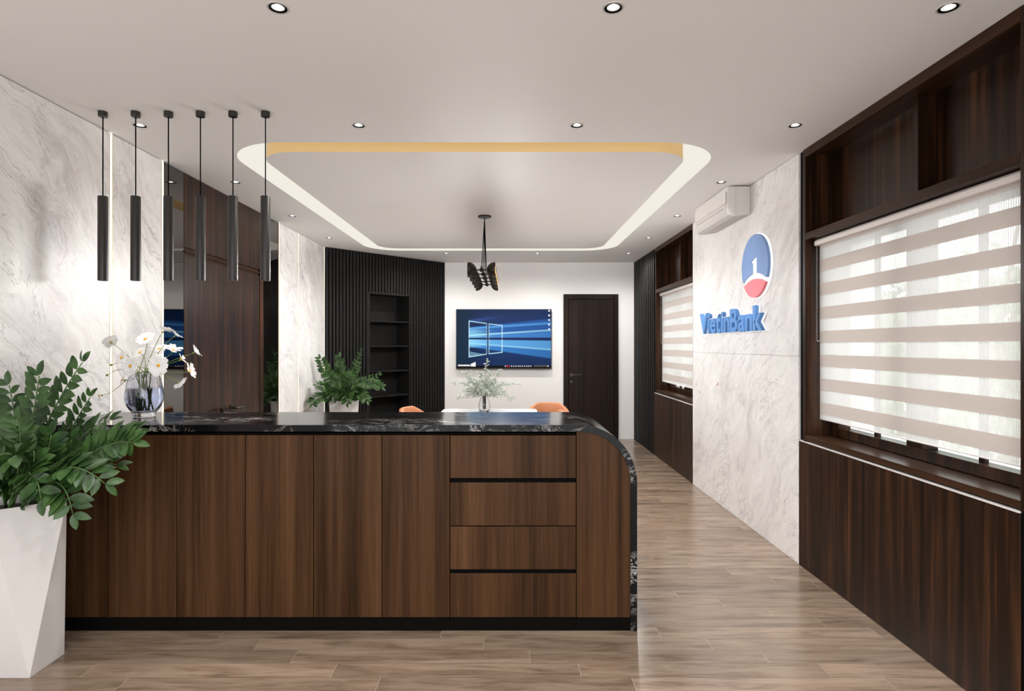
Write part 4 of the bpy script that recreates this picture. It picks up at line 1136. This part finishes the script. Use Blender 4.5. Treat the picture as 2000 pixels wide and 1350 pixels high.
# ------------------------------------------------------------------ camera, sky, view
cam = bpy.data.cameras.new('camera'); co = bpy.data.objects.new('camera', cam); COL.objects.link(co)
co.location = (0, 0, EYE); co.rotation_euler = (math.pi / 2, 0, 0)
cam.sensor_width = 36; cam.lens = 36 * F / 2000; cam.shift_x = (1000 - CX) / 2000; cam.shift_y = -(675 - CY) / 2000 * 1.0
cam.clip_start = .05; sc.camera = co
w = bpy.data.worlds.new('daylight'); sc.world = w; w.use_nodes = True
# a bright overcast sky, brightest over the window side and the street in front
wt_ = w.node_tree; bg = wt_.nodes['Background']; bg.inputs[0].default_value = (.97, .985, 1, 1)
tc = wt_.nodes.new('ShaderNodeTexCoord'); sp = wt_.nodes.new('ShaderNodeSeparateXYZ'); wt_.links.new(tc.outputs['Generated'], sp.inputs[0])
mr = wt_.nodes.new('ShaderNodeMapRange'); wt_.links.new(sp.outputs[0], mr.inputs[0])
mr.inputs[1].default_value = -.2; mr.inputs[2].default_value = .9; mr.inputs[3].default_value = SKY_FRONT; mr.inputs[4].default_value = SKY_SIDE
gr = wt_.nodes.new('ShaderNodeMapRange'); wt_.links.new(sp.outputs[2], gr.inputs[0])     # paving is darker than the sky
gr.inputs[1].default_value = -.06; gr.inputs[2].default_value = .03; gr.inputs[3].default_value = GROUND; gr.inputs[4].default_value = 1
mu = wt_.nodes.new('ShaderNodeMath'); mu.operation = 'MULTIPLY'; wt_.links.new(mr.outputs[0], mu.inputs[0]); wt_.links.new(gr.outputs[0], mu.inputs[1])
wt_.links.new(mu.outputs[0], bg.inputs[1])
# portals help the sampler find the openings
for nm, loc, rot, sx_, sy_ in (('entrance_portal', (-.22, YF - .05, 1.31), (math.pi / 2, 0, math.pi), 3.95, 2.62),
                               ('window_portal', (2.2, 2.995, 1.5), (0, math.pi / 2, 0), 1.25, 1.5), ('window_portal', (2.2, 6.87, 1.5), (0, math.pi / 2, 0), 1.25, 1.45)):
    l = bpy.data.lights.new(nm, 'AREA'); l.shape = 'RECTANGLE'; l.size = sx_; l.size_y = sy_; l.cycles.is_portal = True
    o = bpy.data.objects.new(nm, l); COL.objects.link(o); o.location = loc; o.rotation_euler = rot
vs_ = sc.view_settings; vs_.view_transform = 'Standard'; vs_.look = 'None'; vs_.gamma = 1; vs_.exposure = 0.08; vs_.use_curve_mapping = False
cy = sc.cycles; cy.use_denoising = True; cy.max_bounces = 12; cy.diffuse_bounces = 6; cy.glossy_bounces = 6; cy.transmission_bounces = 10; cy.transparent_max_bounces = 16
cy.caustics_reflective = False; cy.caustics_refractive = False; cy.sample_clamp_indirect = 6.0
for o in list(COL.objects):
    if '_o' in o: del o['_o']
